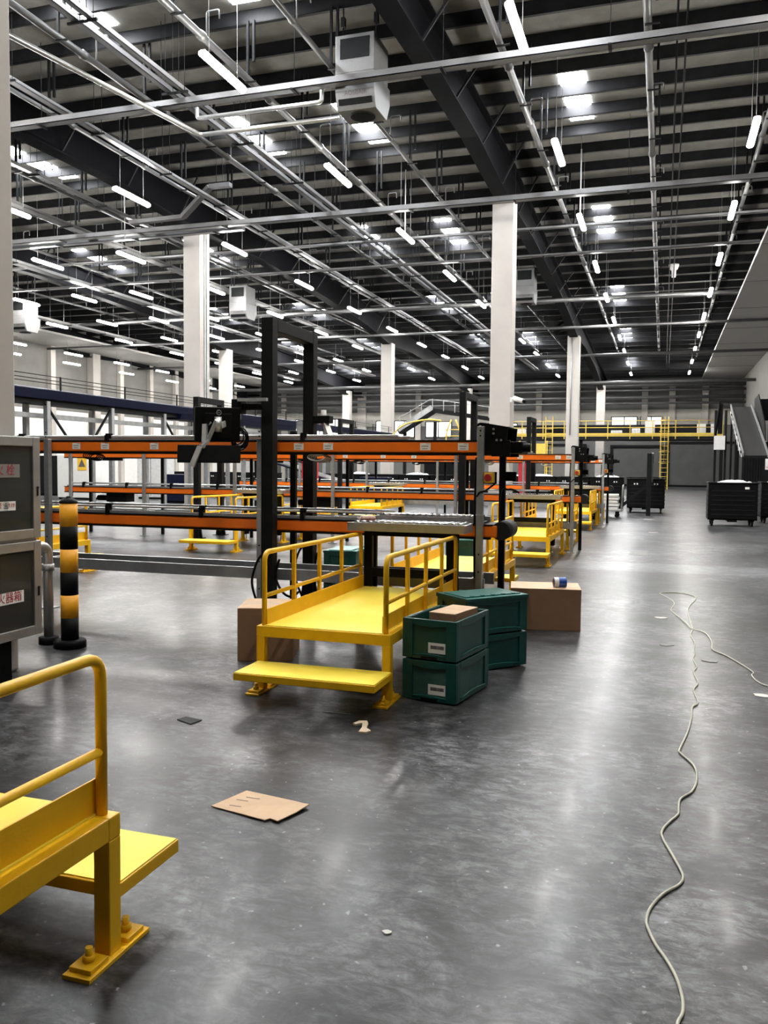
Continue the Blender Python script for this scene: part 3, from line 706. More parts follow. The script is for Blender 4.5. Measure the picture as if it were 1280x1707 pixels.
# in-line roller bed on the near conveyor's lower deck
rb = thing('roller_bed', 'second strip of chrome rollers set on the lower conveyor behind the roller table', 'roller bed', (-2.0, 7.95, 1.05))
obj('bed_rail', MB().box(-2.6, -1.56, 7.74, 7.765, 1.05, 1.10).box(-2.6, -1.56, 8.05, 8.075, 1.05, 1.10), 'steel', rb)
obj('shade_plate', MB().box(-2.6, -1.56, 7.765, 8.05, 1.055, 1.065), 'dark', rb)  # dark plate added here too, so the roller gaps look shaded
x = -2.56
while x < -1.6:
    obj('roller', MB().tube([(x, 7.765, 1.10), (x, 8.05, 1.10)], .021, 8), 'chrome', rb); x += .062

# ---------------------------------------------------------------- step platforms
def make_platform(lab):
    L, Wd, Z = 2.08, .98, .46
    cx, cy = -2.17, 5.31
    x0, x1, y0, y1 = cx - Wd / 2, cx + Wd / 2, cy, cy + L
    t = thing('step_platform', lab, 'step platform', (cx, cy, 0))
    obj('deck', MB().box(x0 + .055, x1 - .055, y0 + .012, y1, Z - .01, Z + .006), 'yellow_deck', t, label='pale yellow deck plate')
    fr = MB()
    fr.box(x0, x1, y0, y0 + .06, Z - .075, Z).box(x0, x1, y1 - .06, y1, Z - .075, Z).box(x0, x0 + .06, y0 + .06, y1 - .06, Z - .075, Z).box(x1 - .06, x1, y0 + .06, y1 - .06, Z - .075, Z)
    fr.box(x0 + .06, x1 - .06, cy + L / 2 - .025, cy + L / 2 + .025, Z - .07, Z - .012)
    obj('frame', fr, 'yellow', t, .004)
    for x in (x0 + .03, x1 - .03):
        for y in (y0 + .03, y1 - .03):
            l = obj('leg', MB().box(x - .03, x + .03, y - .03, y + .03, .012, Z - .075), 'yellow', t, .004)
            obj('base_plate', MB().box(x - .05, x + .05, y - .16, y + .16, 0, .014).box(x - .04, x + .04, y - .14, y - .05, .014, .03).box(x - .04, x + .04, y + .05, y + .14, .014, .03), 'yellow', l, .002)
            for s in (-.095, .095): obj('anchor_bolt', MB().tube([(x, y + s, .03), (x, y + s, .075)], .012, 8).tube([(x, y + s, .032), (x, y + s, .05)], .02, 6), 'yellow', l)
    st = obj('step', MB().box(x0 + .015, x1 + .015, y0 - .37, y0 - .002, .165, .212), 'yellow', t, .004)
    obj('step_tread', MB().box(x0 + .02, x1 + .01, y0 - .362, y0 - .01, .212, .217), 'yellow_deck', st)
    for x in (x0 + .045, x1 - .045):
        g = obj('guard_rail', MB().tube(corner([(x, y0 + .035, Z - .01), (x, y0 + .035, .97), (x, y1 - .05, .955), (x, y1 - .05, Z - .01)], .075, 6), .0185, 12), 'yellow', t)
        obj('mid_rail', MB().tube([(x, y0 + .035, .665), (x, y1 - .05, .665)], .015, 10), 'yellow', g)
        for i in range(1, 4):
            y = y0 + .035 + (L - .085) * i / 4
            obj('baluster', MB().box(x - .014, x + .014, y - .014, y + .014, Z - .01, .958), 'yellow', g, .003)
        s = 1 if x < cx else -1
        obj('kick_plate', MB().box(x + s * .018, x + s * .024, y0 + .03, y1 - .04, Z, Z + .115), 'yellow', t)
    return t
pf = make_platform('yellow steel step platform with green crates stacked against its side')
NX = -2.17
def plat(x, y, rz, lab): return dup(pf, (x, y, 0), rz, lab)
plat(-2.12, 2.29, math.pi, 'large yellow step platform corner with bolted foot, cropped beside the floor cardboard sheet')
plat(NX, 10.32, math.pi, 'yellow platform across the first conveyor, its rail rising behind the lone kraft box with tape')
plat(-8.4, 10.45, math.pi, 'yellow platform partly hidden by the black and yellow bollard')
plat(NX, 5.31 + PITCH, 0, 'yellow platform facing the second conveyor, just past the lone kraft box')
plat(NX - 5.55, 5.31 + PITCH, 0, 'yellow platform seen below the monitor through the nearest conveyor')
plat(NX, 10.32 + PITCH, math.pi, 'yellow platform on the far side of the second conveyor, beside the aisle')
plat(NX - 5.55, 10.32 + PITCH, math.pi, 'yellow platform on the far side of the second conveyor, behind the portal columns')
plat(NX, 5.31 + 2 * PITCH, 0, 'small yellow platform facing the last conveyor, beside the aisle')
plat(NX - 5.55, 5.31 + 2 * PITCH, 0, 'yellow platform facing the last conveyor, seen over the roller table')
plat(NX, 10.32 + 2 * PITCH, math.pi, 'yellow platform behind the last conveyor, nearest the black bins')

# ---------------------------------------------------------------- hydrant cabinet, pipe, bollard
cab = thing('hydrant_cabinet', 'stainless hydrant cabinet with dark glass doors and red characters', 'cabinet', (-4.51, 4.85, 0))
fx = -4.40; ya, yb = 4.45, 5.235
obj('body', MB().box(-4.60, fx - .04, ya, yb, .30, 1.765), 'steel', cab, .004)
obj('plinth', MB().box(-4.6, fx - .06, ya, 4.98, 0, .3), 'black', cab)
zs = ((1.02, 1.765), (.30, 1.0))
for i, (z0, z1) in enumerate(zs):
    fw = .075
    d = obj('door', MB().box(fx - .038, fx, ya, ya + fw, z0, z1).box(fx - .038, fx, yb - fw, yb, z0, z1).box(fx - .038, fx, ya + fw, yb - fw, z0, z0 + .07).box(fx - .038, fx, ya + fw, yb - fw, z1 - .07, z1), 'steel', cab, .005)
    obj('glass_pane', MB().box(fx - .018, fx - .012, ya + fw, yb - fw, z0 + .07, z1 - .07), 'glass', d)
    obj('lock', MB().tube([(fx, yb - .035, (z0 + z1) / 2), (fx + .008, yb - .035, (z0 + z1) / 2)], .010, 10).box(fx, fx + .006, yb - .042, yb - .028, (z0 + z1) / 2 - .06, (z0 + z1) / 2 - .01), 'dark', d)
rt = (R_(90), 0, R_(90))
p = obj('sign_plate', MB().box(fx - .011, fx - .009, 4.5, 5.03, 1.47, 1.565), 'ink_grey', cab)
text('sign_lettering', '消 火 栓', .085, (fx - .008, 4.83, 1.52), rt, 'red_text', p)
p = obj('strip_plate', MB().box(fx - .011, fx - .009, 4.45, 4.985, 1.235, 1.30), 'label', cab)
text('strip_lettering', '火警', .05, (fx - .008, 4.80, 1.27), rt, 'red_text', p)
text('phone_mark', '☎', .05, (fx - .008, 4.89, 1.27), rt, 'ink', p)
text('strip_number', '119', .04, (fx - .008, 4.945, 1.27), rt, 'red_text', p)
p = obj('lower_plate', MB().box(fx - .011, fx - .009, 4.55, 5.055, .565, .65), 'label', cab)
text('lower_lettering', '灭火器箱', .082, (fx - .008, 4.87, .608), rt, 'red_text', p)
obj('hose_valve', MB().tube([(-4.50, 5.08 + .04 * math.cos(q * math.pi / 8), 1.2 + .04 * math.sin(q * math.pi / 8)) for q in range(16)], .008, 6, closed=True), 'alu', cab)

hp_ = thing('hydrant_pipe', 'grey upright water pipe with an elbow beside the steel cabinet', 'pipe', (-5.06, 6.1, 0))
obj('riser', MB().tube(corner([(-5.06, 6.1, .02), (-5.06, 6.1, .86), (-5.06, 5.75, .86), (-5.06, 5.45, .86)], .1, 6), .042, 14), 'steel', hp_)
obj('elbow_collar', MB().tube([(-5.06, 6.1, .64), (-5.06, 6.1, .70)], .052, 14), 'galv', hp_)
obj('elbow_collar', MB().tube([(-5.06, 5.9, .86), (-5.06, 5.84, .86)], .052, 14), 'galv', hp_)
obj('pipe_base', MB().lathe([(.085, 0), (.085, .06), (.05, .07)], (-5.06, 6.1, 0), 20), 'black', hp_)

bo = thing('safety_bollard', 'yellow and black banded bollard on a round black base', 'bollard', (-4.80, 6.05, 0))
obj('base_disc', MB().lathe([(.135, 0), (.135, .05), (.125, .065), (.08, .07)], (-4.80, 6.05, 0), 36), 'black', bo)
H = 1.235; nb = 6; bz0 = .06; bh = (H - bz0) / nb
for i in range(nb):
    obj('band', MB().lathe([(.073, 0), (.073, bh)], (-4.80, 6.05, bz0 + i * bh), 36), 'bollard' if i % 2 else 'black', bo, label='yellow band' if i % 2 else 'black band')
obj('cap', MB().lathe([(.076, 0), (.074, .015), (.05, .038), (.02, .045), (.02, .055), (.012, .06)], (-4.80, 6.05, H), 36), 'black', bo)

# ---------------------------------------------------------------- crates
def crate(lab, loc, rz, marks=True, lid=False, shell='green'):
    t = thing('storage_crate', lab, 'crate', (0, 0, 0))
    W_, D_, H_ = .395, .595, .278; th = .012
    b = MB()
    # walls with recessed panels: thin shell, thick corner posts and rims
    x0, x1, y0, y1 = -W_ / 2, W_ / 2, -D_ / 2, D_ / 2
    i = .012
    b.box(x0 + i, x1 - i, y0 + i, y1 - i, .012, .022)
    b.box(x0 + i, x1 - i, y0 + i, y0 + i + th, .02, H_ - .004).box(x0 + i, x1 - i, y1 - i - th, y1 - i, .02, H_ - .004)
    b.box(x0 + i, x0 + i + th, y0 + i + th, y1 - i - th, .02, H_ - .004).box(x1 - i - th, x1 - i, y0 + i + th, y1 - i - th, .02, H_ - .004)
    sh = obj('shell', b, shell, t, .003)
    pw = .075
    for sx in (-1, 1):
        for sy in (-1, 1):
            xa = sx * W_ / 2; yaa = sy * D_ / 2
            ps = MB().box(min(xa, xa - sx * pw), max(xa, xa - sx * pw), min(yaa, yaa - sy * .02), max(yaa, yaa - sy * .02), 0.012, H_)
            ps.box(min(xa, xa - sx * .02), max(xa, xa - sx * .02), min(yaa - sy * .02, yaa - sy * pw), max(yaa - sy * .02, yaa - sy * pw), 0.012, H_)
            obj('corner_post', ps, 'green', t, .003)
    rim = MB()
    def arch(z0, z1, dip, horiz):
        m_ = pw; n_ = 8
        for s in (-1, 1):
            if horiz: A, B, c = x0 + m_, x1 - m_, s * D_ / 2
            else: A, B, c = y0 + m_, y1 - m_, s * W_ / 2
            up = []; lo = []
            for q in range(n_ + 1):
                u = A + (B - A) * q / n_; d = dip * math.sin(math.pi * q / n_)
                lo.append((u, z0 - d)); up.append((u, z1))
            poly = lo + up[::-1]
            d0 = c - s * .02
            if horiz: rim.prism([(u, min(c, d0), z) for u, z in poly], (0, .02, 0))
            else: rim.prism([(min(c, d0), u, z) for u, z in poly], (.02, 0, 0))
    for hz in (True, False):
        arch(H_ - .035, H_, .014, hz); 
        arch(.012, .036, 0.0, hz)
    obj('rim', rim, 'green', t, .002)
    lp = MB()
    for s in (-1, 1):
        lp.tube([(x0 + pw + (W_ - 2 * pw) * q / 8, s * (D_ / 2 + .001), .038 + .010 * math.sin(math.pi * q / 8)) for q in range(9)], .0035, 6)
        lp.tube([(s * (W_ / 2 + .001), y0 + pw + (D_ - 2 * pw) * q / 8, .038 + .012 * math.sin(math.pi * q / 8)) for q in range(9)], .0035, 6)
    obj('ledge', lp, 'green_lid', t)
    obj('drain_slot', MB().box(-.06, .06, y0 - .001, y0 + .01, .016, .030), 'black', t)
    if marks:
        s = obj('barcode_label', MB().box(-.01, .115, y0 + .0085, y0 + .0115, .055, .125), 'label', t)
        bc = MB(); x = .008
        rr = random.Random(3)
        while x < .105:
            ww = rr.choice((.0008, .0014, .002)); bc.box(x, x + ww, y0 + .0075, y0 + .0085, .084, .107); x += ww + rr.choice((.0008, .0012))
        obj('barcode', bc, 'ink', s)
    if lid:
        l = obj('lid', MB().box(x0 - .004, x1 + .004, y0 - .004, y1 + .004, H_, H_ + .018).box(x0 + .05, x1 - .05, y0 + .03, y1 - .03, H_ + .018, H_ + .026), 'green_lid', t, .003)
        tb = MB()
        for q in range(5): tb.box(x1 - .07, x1 - .045, y0 + .08 + q * .10, y0 + .105 + q * .10, H_ + .018, H_ + .03)
        obj('lid_tab', tb, 'green_lid', l)
        obj('lid_edge', MB().box(x0 - .006, x1 + .006, y0 - .006, y0 + .006, H_ - .01, H_ + .018).box(x0 - .006, x1 + .006, y1 - .006, y1 + .006, H_ - .01, H_ + .018).box(x1 - .004, x1 + .008, y0, y1, H_ - .01, H_ + .014).box(x0 - .008, x0 + .004, y0, y1, H_ - .01, H_ + .014), 'green', l)
    t.location = loc; t.rotation_euler.z = rz
    return t
def cpos(cx, cy, rz, w=.395, d=.595):
    """centre of a crate whose nearest right-front corner is at (cx, cy)"""
    c, s = math.cos(rz), math.sin(rz)
    return (cx + c * (-w / 2) - s * (d / 2), cy + s * (-w / 2) + c * (d / 2))
rz1 = R_(-9.5); c1 = cpos(-1.252, 5.395, rz1)
crate('green plastic crate with barcode label on the floor, dusty, under the open one', (c1[0], c1[1], 0), rz1, shell='green_dusty')
crate('open green plastic crate with barcode label, a brown carton inside', (c1[0] - .005, c1[1] + .01, .278), rz1)
# near corner of the long side towards the aisle, long side at 48.7 degrees
a2 = R_(48.7); ux = (math.cos(a2), math.sin(a2)); vx = (-math.sin(a2), math.cos(a2))
c2 = (-1.385 + ux[0] * .2975 + vx[0] * .1975, 6.275 + ux[1] * .2975 + vx[1] * .1975)
crate('green plastic crate on the floor beneath the lidded one', (c2[0], c2[1], 0), a2 - math.pi / 2, False)
crate('green plastic crate with a closed bright green lid', (c2[0], c2[1], .278), a2 - math.pi / 2, False, True)
# crates kept behind the first conveyor
for i, (x, y, z) in enumerate(((-2.62, 11.6, .0), (-2.62, 11.6, .278), (-3.6, 9.6, .0), (-3.6, 9.6, .278))):
    crate(('lower green crate standing beyond the first conveyor near the aisle', 'upper green crate stacked beyond the first conveyor near the aisle', 'lower green crate in shade under the first conveyor portal', 'upper green crate in shade behind the first conveyor portal')[i], (x, y + .0, z), R_(4), False, i % 2 == 1)

def carton(name, lab, cx, cy, z, w, d, h, rz, m='card', seam=True, flap=True):
    t = thing(name, lab, 'box', (0, 0, 0))
    obj('carton', MB().box(-w / 2, w / 2, -d / 2, d / 2, 0, h), m, t, .004)
    if flap:
        obj('top_flap', MB().box(-w / 2, w / 2, -d / 2, -.002, h, h + .004).box(-w / 2, w / 2, .002, d / 2, h, h + .004), 'card_light', t)
    if seam: obj('packing_tape', MB().box(-w / 2 - .001, w / 2 + .001, -.03, .03, h + .004, h + .0048).box(w / 2, w / 2 + .001, -.03, .03, h - .07, h + .004).box(-w / 2 - .001, -w / 2, -.03, .03, h - .07, h + .004), 'tan', t)
    t.location = (cx, cy, z); t.rotation_euler.z = rz
    return t
r = R_(17.7); w_, d_ = .445, .50
carton('kraft_box', 'brown cardboard box tucked beside the yellow platform with the crates', -3.21 + math.cos(r) * w_ / 2 - math.sin(r) * d_ / 2, 6.07 + math.sin(r) * w_ / 2 + math.cos(r) * d_ / 2, 0, w_, d_, .425, r)
r = R_(9.3); w_, d_ = .67, .48
bx, by = -1.375 + math.cos(r) * w_ / 2 - math.sin(r) * d_ / 2, 8.2 + math.sin(r) * w_ / 2 + math.cos(r) * d_ / 2
carton('kraft_box', 'brown cardboard box alone in the aisle with a blue tape roll on top', bx, by, 0, w_, d_, .40, r)
carton('small_carton', 'small flat brown carton lying in the open green crate', -1.345, 5.69, .305, .195, .36, .285, R_(-13), 'card', False, True)
tr = thing('tape_roll', 'roll of blue tape lying on the aisle box', 'tape roll', (-.93, 8.38, .405))
Tt = Matrix.Translation((-.93, 8.40, .455))
def ring(ri, ro, x0, x1, mtx, n=28):
    mb = MB(); vs = []; fs = []
    for k in range(n):
        a = 2 * math.pi * k / n; c_, s_ = math.cos(a), math.sin(a)
        vs += [(x0, ro * c_, ro * s_), (x1, ro * c_, ro * s_), (x1, ri * c_, ri * s_), (x0, ri * c_, ri * s_)]
    for k in range(n):
        l = (k + 1) % n
        for j in range(4): fs.append((4 * k + j, 4 * k + (j + 1) % 4, 4 * l + (j + 1) % 4, 4 * l + j))
    mb.add(vs, fs, False, mtx); return mb
Tt = Tt @ Matrix.Rotation(R_(20), 4, 'Z')
obj('tape', ring(.04, .048, -.06, .06, Tt), 'tape_blue', tr)
obj('core', ring(.034, .04, -.062, .062, Tt), 'card', tr)
obj('pale_tape', ring(.048, .0485, -.058, -.015, Tt), 'label', tr)

# ---------------------------------------------------------------- floor litter
def patch(name, lab, cat, pts, m, h=.003, group=None, hump=0.0):
    mb = MB(); n_ = len(pts); cx = sum(p[0] for p in pts) / n_; cy = sum(p[1] for p in pts) / n_
    mb.prism([(x, y, .001) for x, y in pts], (0, 0, h))
    return single(name, mb, m, lab, cat, (cx, cy, .001), group)
cs = thing('cardboard_sheet', 'flattened tan cardboard sheet lying on the open floor', 'cardboard', (-1.72, 3.5, 0))
obj('sheet', MB().prism([(-1.94, 3.415, .002), (-1.75, 3.373, .004), (-1.635, 3.345, .006), (-1.62, 3.37, .006), (-1.575, 3.352, .007), (-1.535, 3.46, .009), (-1.512, 3.56, .012), (-1.545, 3.565, .010), (-1.60, 3.585, .006), (-1.87, 3.63, .004)], (0, 0, .004)), 'card_light', cs)
obj('slit', MB().box(-1.83, -1.76, 3.548, 3.552, .0105, .0118).box(-1.86, -1.80, 3.508, 3.512, .0100, .0112).box(-1.86, -1.80, 3.44, 3.443, .0095, .0108), 'ink_grey', cs)
dt = patch('floor_cover', 'small dark square cover plate set on the floor', 'cover plate', [(-2.81, 4.53), (-2.68, 4.475), (-2.66, 4.57), (-2.79, 4.60)], 'dark', .004)
st = patch('paper_scrap', 'curled tan scrap of packing strip before the yellow step', 'scrap', [(-1.755, 4.80), (-1.735, 4.86), (-1.69, 4.875), (-1.665, 4.83), (-1.645, 4.74), (-1.605, 4.70), (-1.62, 4.66), (-1.665, 4.655), (-1.675, 4.74), (-1.70, 4.82), (-1.73, 4.79)], 'tan', .012)
rs = random.Random(11)
def scrap(x, y, s, lab, m='paper'):
    pts = [(x + s * (0.7 + .5 * rs.random()) * math.cos(a), y + s * .8 * (.6 + .5 * rs.random()) * math.sin(a)) for a in [q * math.pi / 4 for q in range(8)]]
    patch('paper_scrap', lab, 'scrap', pts, m, .004)
scrap(-.848, 2.67, .018, 'tiny white scrap on the bare floor near the cardboard sheet')
scrap(.01, 9.38, .07, 'white scrap beside the looped floor cord')
scrap(.40, 7.40, .07, 'pale patch of dried plaster beside the floor cord', 'plaster')
scrap(.70, 6.39, .07, 'whitish scrap at the aisle edge below the branching cord')
scrap(-.18, 21.74, .16, 'crumpled white paper far down the aisle')
scrap(-.40, 27.2, .16, 'white paper scrap in the aisle before the black bin with the grey post')
scrap(-1.32, 6.49, .04, 'grey scrap at the foot of the lidded crates')
scrap(.06, 7.95, .07, 'flat white plaster smear inside the cord loop', 'plaster')
patch('floor_patch', 'pale square patch on the aisle floor past the box', 'floor patch', [(-.55, 16.0), (-.2, 16.0), (-.2, 16.75), (-.55, 16.75)], 'plaster', .002)  # flat paler rectangle laid on the floor
single('metal_strip', MB().box(-2.03, -1.84, 4.99, 5.005, .001, .004), 'alu', 'thin bright strip on the floor under the yellow step', 'strip')

CORD = [(1.1, 6.62), (0.93, 6.60), (0.765, 6.673), (0.705, 6.797), (0.684, 6.981), (0.698, 7.127), (0.553, 7.628), (0.452, 7.863), (0.459, 8.186), (0.425, 8.583), (0.303, 8.789), (0.261, 9.111), (0.134, 9.822), (0.13, 10.031), (0.166, 10.4), (0.129, 10.718), (0.012, 11.131), (0.033, 11.246), (0.185, 11.361), (0.326, 11.254), (0.417, 11.03), (0.4, 10.726), (0.335, 10.329), (0.298, 9.885), (0.306, 9.307), (0.314, 8.794), (0.288, 8.47), (0.313, 8.104), (0.292, 7.778), (0.296, 7.605), (0.276, 7.407), (0.294, 7.125), (0.265, 6.927), (0.283, 6.587), (0.247, 6.361), (0.263, 6.027), (0.225, 5.907), (0.215, 5.689), (0.18, 5.328), (0.13, 4.991), (0.135, 4.908), (0.192, 4.749), (0.205, 4.604), (0.197, 4.461), (0.171, 4.336), (0.119, 4.223), (0.109, 4.1), (0.105, 4.027), (0.068, 3.931), (0.038, 3.828), (0.04, 3.741), (0.08, 3.578), (0.109, 3.453), (0.113, 3.393), (0.096, 3.333), (0.04, 3.242), (-0.001, 3.129), (-0.015, 3.039), (-0.008, 2.976), (0.018, 2.881), (0.05, 2.805), (0.079, 2.714), (0.095, 2.616), (0.095, 2.542), (0.081, 2.49), (0.07, 2.424), (.0, 2.2), (-.05, 1.9)]
pp = []
for i, (x, y) in enumerate(CORD):
    z = .0062 + (.009 if 8 < i < 12 else 0)
    pp.append((x, y, z))
single('extension_cable', MB().tube(smooth_path(pp, 5), .0055, 8), 'cord', 'pale cord snaking along the aisle floor with a crossing loop', 'cord', (.2, 6, 0))

# ---------------------------------------------------------------- black bins, trolley, guide post
def make_bin():
    t = thing('bulk_bin', 'black ribbed bulk bin on castors in the open aisle, white sacks on top', 'bin', (0, 0, 0))
    w_, d_, z0, z1 = 1.26, 1.0, .17, 1.16
    b = MB().box(-w_ / 2, w_ / 2, -d_ / 2, -d_ / 2 + .04, z0, z1).box(-w_ / 2, w_ / 2, d_ / 2 - .04, d_ / 2, z0, z1).box(-w_ / 2, -w_ / 2 + .04, -d_ / 2 + .04, d_ / 2 - .04, z0, z1).box(w_ / 2 - .04, w_ / 2, -d_ / 2 + .04, d_ / 2 - .04, z0, z1).box(-w_ / 2, w_ / 2, -d_ / 2, d_ / 2, z0, z0 + .05)
    obj('tub', b, 'black', t, .015)
    rb_ = MB()
    for q in range(6):
        z = .3 + q * .13; rb_.box(-w_ / 2 + .08, w_ / 2 - .08, -d_ / 2 - .012, -d_ / 2, z, z + .03).box(w_ / 2, w_ / 2 + .012, -d_ / 2 + .08, d_ / 2 - .08, z, z + .03).box(-w_ / 2 - .012, -w_ / 2, -d_ / 2 + .08, d_ / 2 - .08, z, z + .03)
    obj('rib', rb_, 'dark', t, .006)
    obj('rim', MB().box(-w_ / 2 - .02, w_ / 2 + .02, -d_ / 2 - .02, -d_ / 2 + .05, z1, z1 + .04).box(-w_ / 2 - .02, w_ / 2 + .02, d_ / 2 - .05, d_ / 2 + .02, z1, z1 + .04).box(-w_ / 2 - .02, -w_ / 2 + .05, -d_ / 2, d_ / 2, z1, z1 + .04).box(w_ / 2 - .05, w_ / 2 + .02, -d_ / 2, d_ / 2, z1, z1 + .04), 'black', t, .01)
    obj('fork_block', MB().box(-.12, .12, -d_ / 2, d_ / 2, .12, z0), 'black', t)
    for sx in (-1, 1):
        for sy in (-1, 1):
            x, y = sx * (w_ / 2 - .12), sy * (d_ / 2 - .12)
            c = obj('castor', MB().box(x - .05, x + .05, y - .05, y + .05, .14, z0).box(x - .035, x - .025, y - .04, y + .04, .06, .14).box(x + .025, x + .035, y - .04, y + .04, .06, .14), 'dark', t)
            obj('wheel', MB().tube([(x - .022, y, .07), (x + .022, y, .07)], .07, 16), 'black', c)
    return t
def sacks(x, y, z, w_, d_, lab, seed, m='bag'):
    rr = random.Random(seed); mb = MB(); N = 14
    vs = []; fs = []
    for i in range(N + 1):
        for j in range(N + 1):
            u, v = i / N, j / N; e_ = math.sin(math.pi * u) * math.sin(math.pi * v)
            vs.append((x + (u - .5) * w_, y + (v - .5) * d_, z + e_ ** .5 * .12 + rr.uniform(-.03, .04) * (e_ > .05)))
    for i in range(N):
        for j in range(N):
            a = i * (N + 1) + j; fs.append((a, a + N + 1, a + N + 2, a + 1))
    b0 = len(vs)
    for i in range(4): pass
    vs += [(x - w_ / 2, y - d_ / 2, z - .35), (x + w_ / 2, y - d_ / 2, z - .35), (x + w_ / 2, y + d_ / 2, z - .35), (x - w_ / 2, y + d_ / 2, z - .35)]
    mb.add(vs, fs, True)
    o = single('plastic_sacks', mb, m, lab, 'sacks', (x, y, z - .35), kind='stuff')
    return o
b0 = make_bin(); KIDS.clear()
def bin_stickers(t):
    for s in (-.24, .24):
        for dx in (-.045, .045):
            o = obj('sticker', MB().box(t.location.x + s * 1.4 + dx - .022, t.location.x + s * 1.4 + dx + .022, t.location.y - .5 - .013, t.location.y - .5 - .0125, .99, 1.04), 'label', t, label='small white square sticker')
b0.location = (1.83, 25.5, 0)
sacks(1.90, 25.5, 1.12, 1.0, .8, 'white plastic sacks heaped in the black bin standing in the aisle', 2)
b1 = dup(b0, (3.35, 27.3, 0), 0, 'black ribbed bulk bin behind the one with white sacks, towards the side wall')
sacks(3.35, 27.3, 1.12, 1.0, .8, 'pale sacks in the bin towards the side wall', 5)
b2 = dup(b0, (-.55, 31.6, 0), 0, 'black bulk bin with two sticker pairs beside the tall grey post')
row = []
for i in range(10):
    x = -2.1 - i * 1.32
    row.append((dup(b0, (x, 35.2 + (i % 3) * .06, 0), 0, 'black bulk bin in the long row behind the last orange conveyor', 'row of black bulk bins'), x))
row.append((dup(b0, (-.75, 36.4, 0), 0, 'black bulk bin half hidden behind the one by the grey post'), -.75))
for i in range(4): row.append((dup(b0, (-17.6 - i * 1.4, 36.0, 0), 0, 'black bulk bin in the long row behind the last orange conveyor', 'row of black bulk bins'), -17.6 - i * 1.4))
bin_stickers(b0) if False else None
bin_stickers(b2)
for tt, x in row: bin_stickers(tt)
for i, (tt, x) in enumerate(row[:9]):
    if i % 2 == 0 or i == 3: sacks(x, 35.25, 1.14, 1.0, .7, ('white sacks heaped in the row bin nearest the aisle', '', 'white sacks heaped in the third row bin from the aisle', 'crumpled sacks in the fourth row bin from the aisle', 'white sacks heaped in the fifth row bin from the aisle', '', 'white sacks heaped in the seventh row bin from the aisle', '', 'white sacks heaped in the ninth row bin from the aisle')[i], 20 + i)
ob = single('label_plate', MB().box(2.18, 2.3, 25.484, 25.488, 1.0, 1.05), 'label', 'tiny white label on the black bin with sacks', 'label')
bpy.data.objects.remove(ob)
obj('sticker', MB().box(2.13, 2.24, 24.985, 24.9885, 1.02, 1.08), 'label', b0, label='small white sticker')

gp = thing('guide_post', 'tall grey braced post with an angled plate standing before a black bin', 'post', (-.42, 29.3, 0))
obj('upright', MB().box(-.50, -.36, 29.2, 29.34, 0, 2.05), 'dark', gp, .01)
obj('brace', MB().beam((-.43, 29.25, 1.05), (-1.45, 29.25, .15), .09, .1), 'dark', gp)
obj('angled_plate', MB().prism([(-.36, 29.34, 1.1), (-.36, 31.0, 1.1), (-.36, 31.0, 1.75), (-.36, 29.34, 2.05)], (.04, 0, 0)), 'shutter', gp)
obj('plate_edge', MB().beam((-.33, 29.34, 2.06), (-.33, 31.0, 1.76), .06, .03), 'alu', gp)

tl = thing('platform_trolley', 'grey platform trolley loaded with flat pale trays near the black bins', 'trolley', (-1.75, 28.0, 0))
obj('platform', MB().box(-2.3, -1.2, 27.7, 28.4, .20, .25), 'galv', tl, .006)
obj('handle', MB().tube(corner([(-1.22, 27.75, .25), (-1.18, 27.75, 1.02), (-1.18, 28.35, 1.02), (-1.22, 28.35, .25)], .08, 5), .018, 8), 'galv', tl)
for x in (-2.15, -1.35):
    for y in (27.8, 28.3):
        c = obj('castor', MB().box(x - .05, x + .05, y - .03, y + .03, .12, .2), 'dark', tl); obj('wheel', MB().tube([(x, y - .018, .065), (x, y + .018, .065)], .065, 14), 'black', c)
for i in range(5):
    single('flat_tray', MB().box(-2.25 + .02 * i, -1.32 + .03 * (i % 2), 27.75, 28.35, .255 + i * .1, .335 + i * .1), 'greybox', ('bottom pale tray on the platform trolley', 'second pale tray from the bottom on the trolley', 'middle pale tray on the platform trolley', 'fourth pale tray from the bottom on the trolley', 'topmost pale tray on the platform trolley')[i], 'tray', bevel=.01)

# ---------------------------------------------------------------- belt chute by the side wall
ch = thing('belt_chute', 'dark inclined belt conveyor rising beside the side wall', 'conveyor', (3.7, 42, 0))
A = (3.15, 38.6, 2.15); B = (3.15, 46.5, 4.7)
obj('belt', MB().beam((3.65, 38.6, 2.1), (3.65, 46.5, 4.65), .9, .06), 'belt', ch)
for x in (3.17, 4.13):
    obj('side_rail', MB().beam((x, 38.5, 2.18), (x, 46.5, 4.76), .05, .14), 'alu', ch)
    for y in (39.5, 42.5, 45.5):
        z = 2.1 + (y - 38.6) * 2.55 / 7.9
        obj('leg', MB().box(x - .05, x + .05, y - .05, y + .05, 0, z - .05), 'dark', ch)
cl = MB()
for q in range(9):
    y = 38.8 + q * .85; z = 2.1 + (y - 38.6) * 2.55 / 7.9
    obj('roller_bracket', MB().prism([(3.12, y, z - .05), (3.12, y + .4, z + .08), (3.12, y, z - .35)], (.02, 0, 0)), 'plastic_white', ch)
obj('side_guard', MB().prism([(4.2, 40.5, 2.8), (4.2, 45.8, 4.5), (4.2, 45.8, 5.0), (4.2, 44.0, 5.1), (4.2, 41, 3.6)], (.04, 0, 0)), 'black', ch)
hb = thing('chute_hopper', 'dark slatted hopper box with a warning sign at the foot of the belt chute', 'hopper', (3.6, 37.6, 0))
mb = MB()
obj('box', MB().box(3.0, 4.4, 37.0, 38.4, 1.0, 2.05), 'dark', hb, .01)
for x in (3.06, 4.34):
    for y in (37.06, 38.34): obj('leg', MB().box(x - .05, x + .05, y - .05, y + .05, 0, 1.0), 'dark', hb)
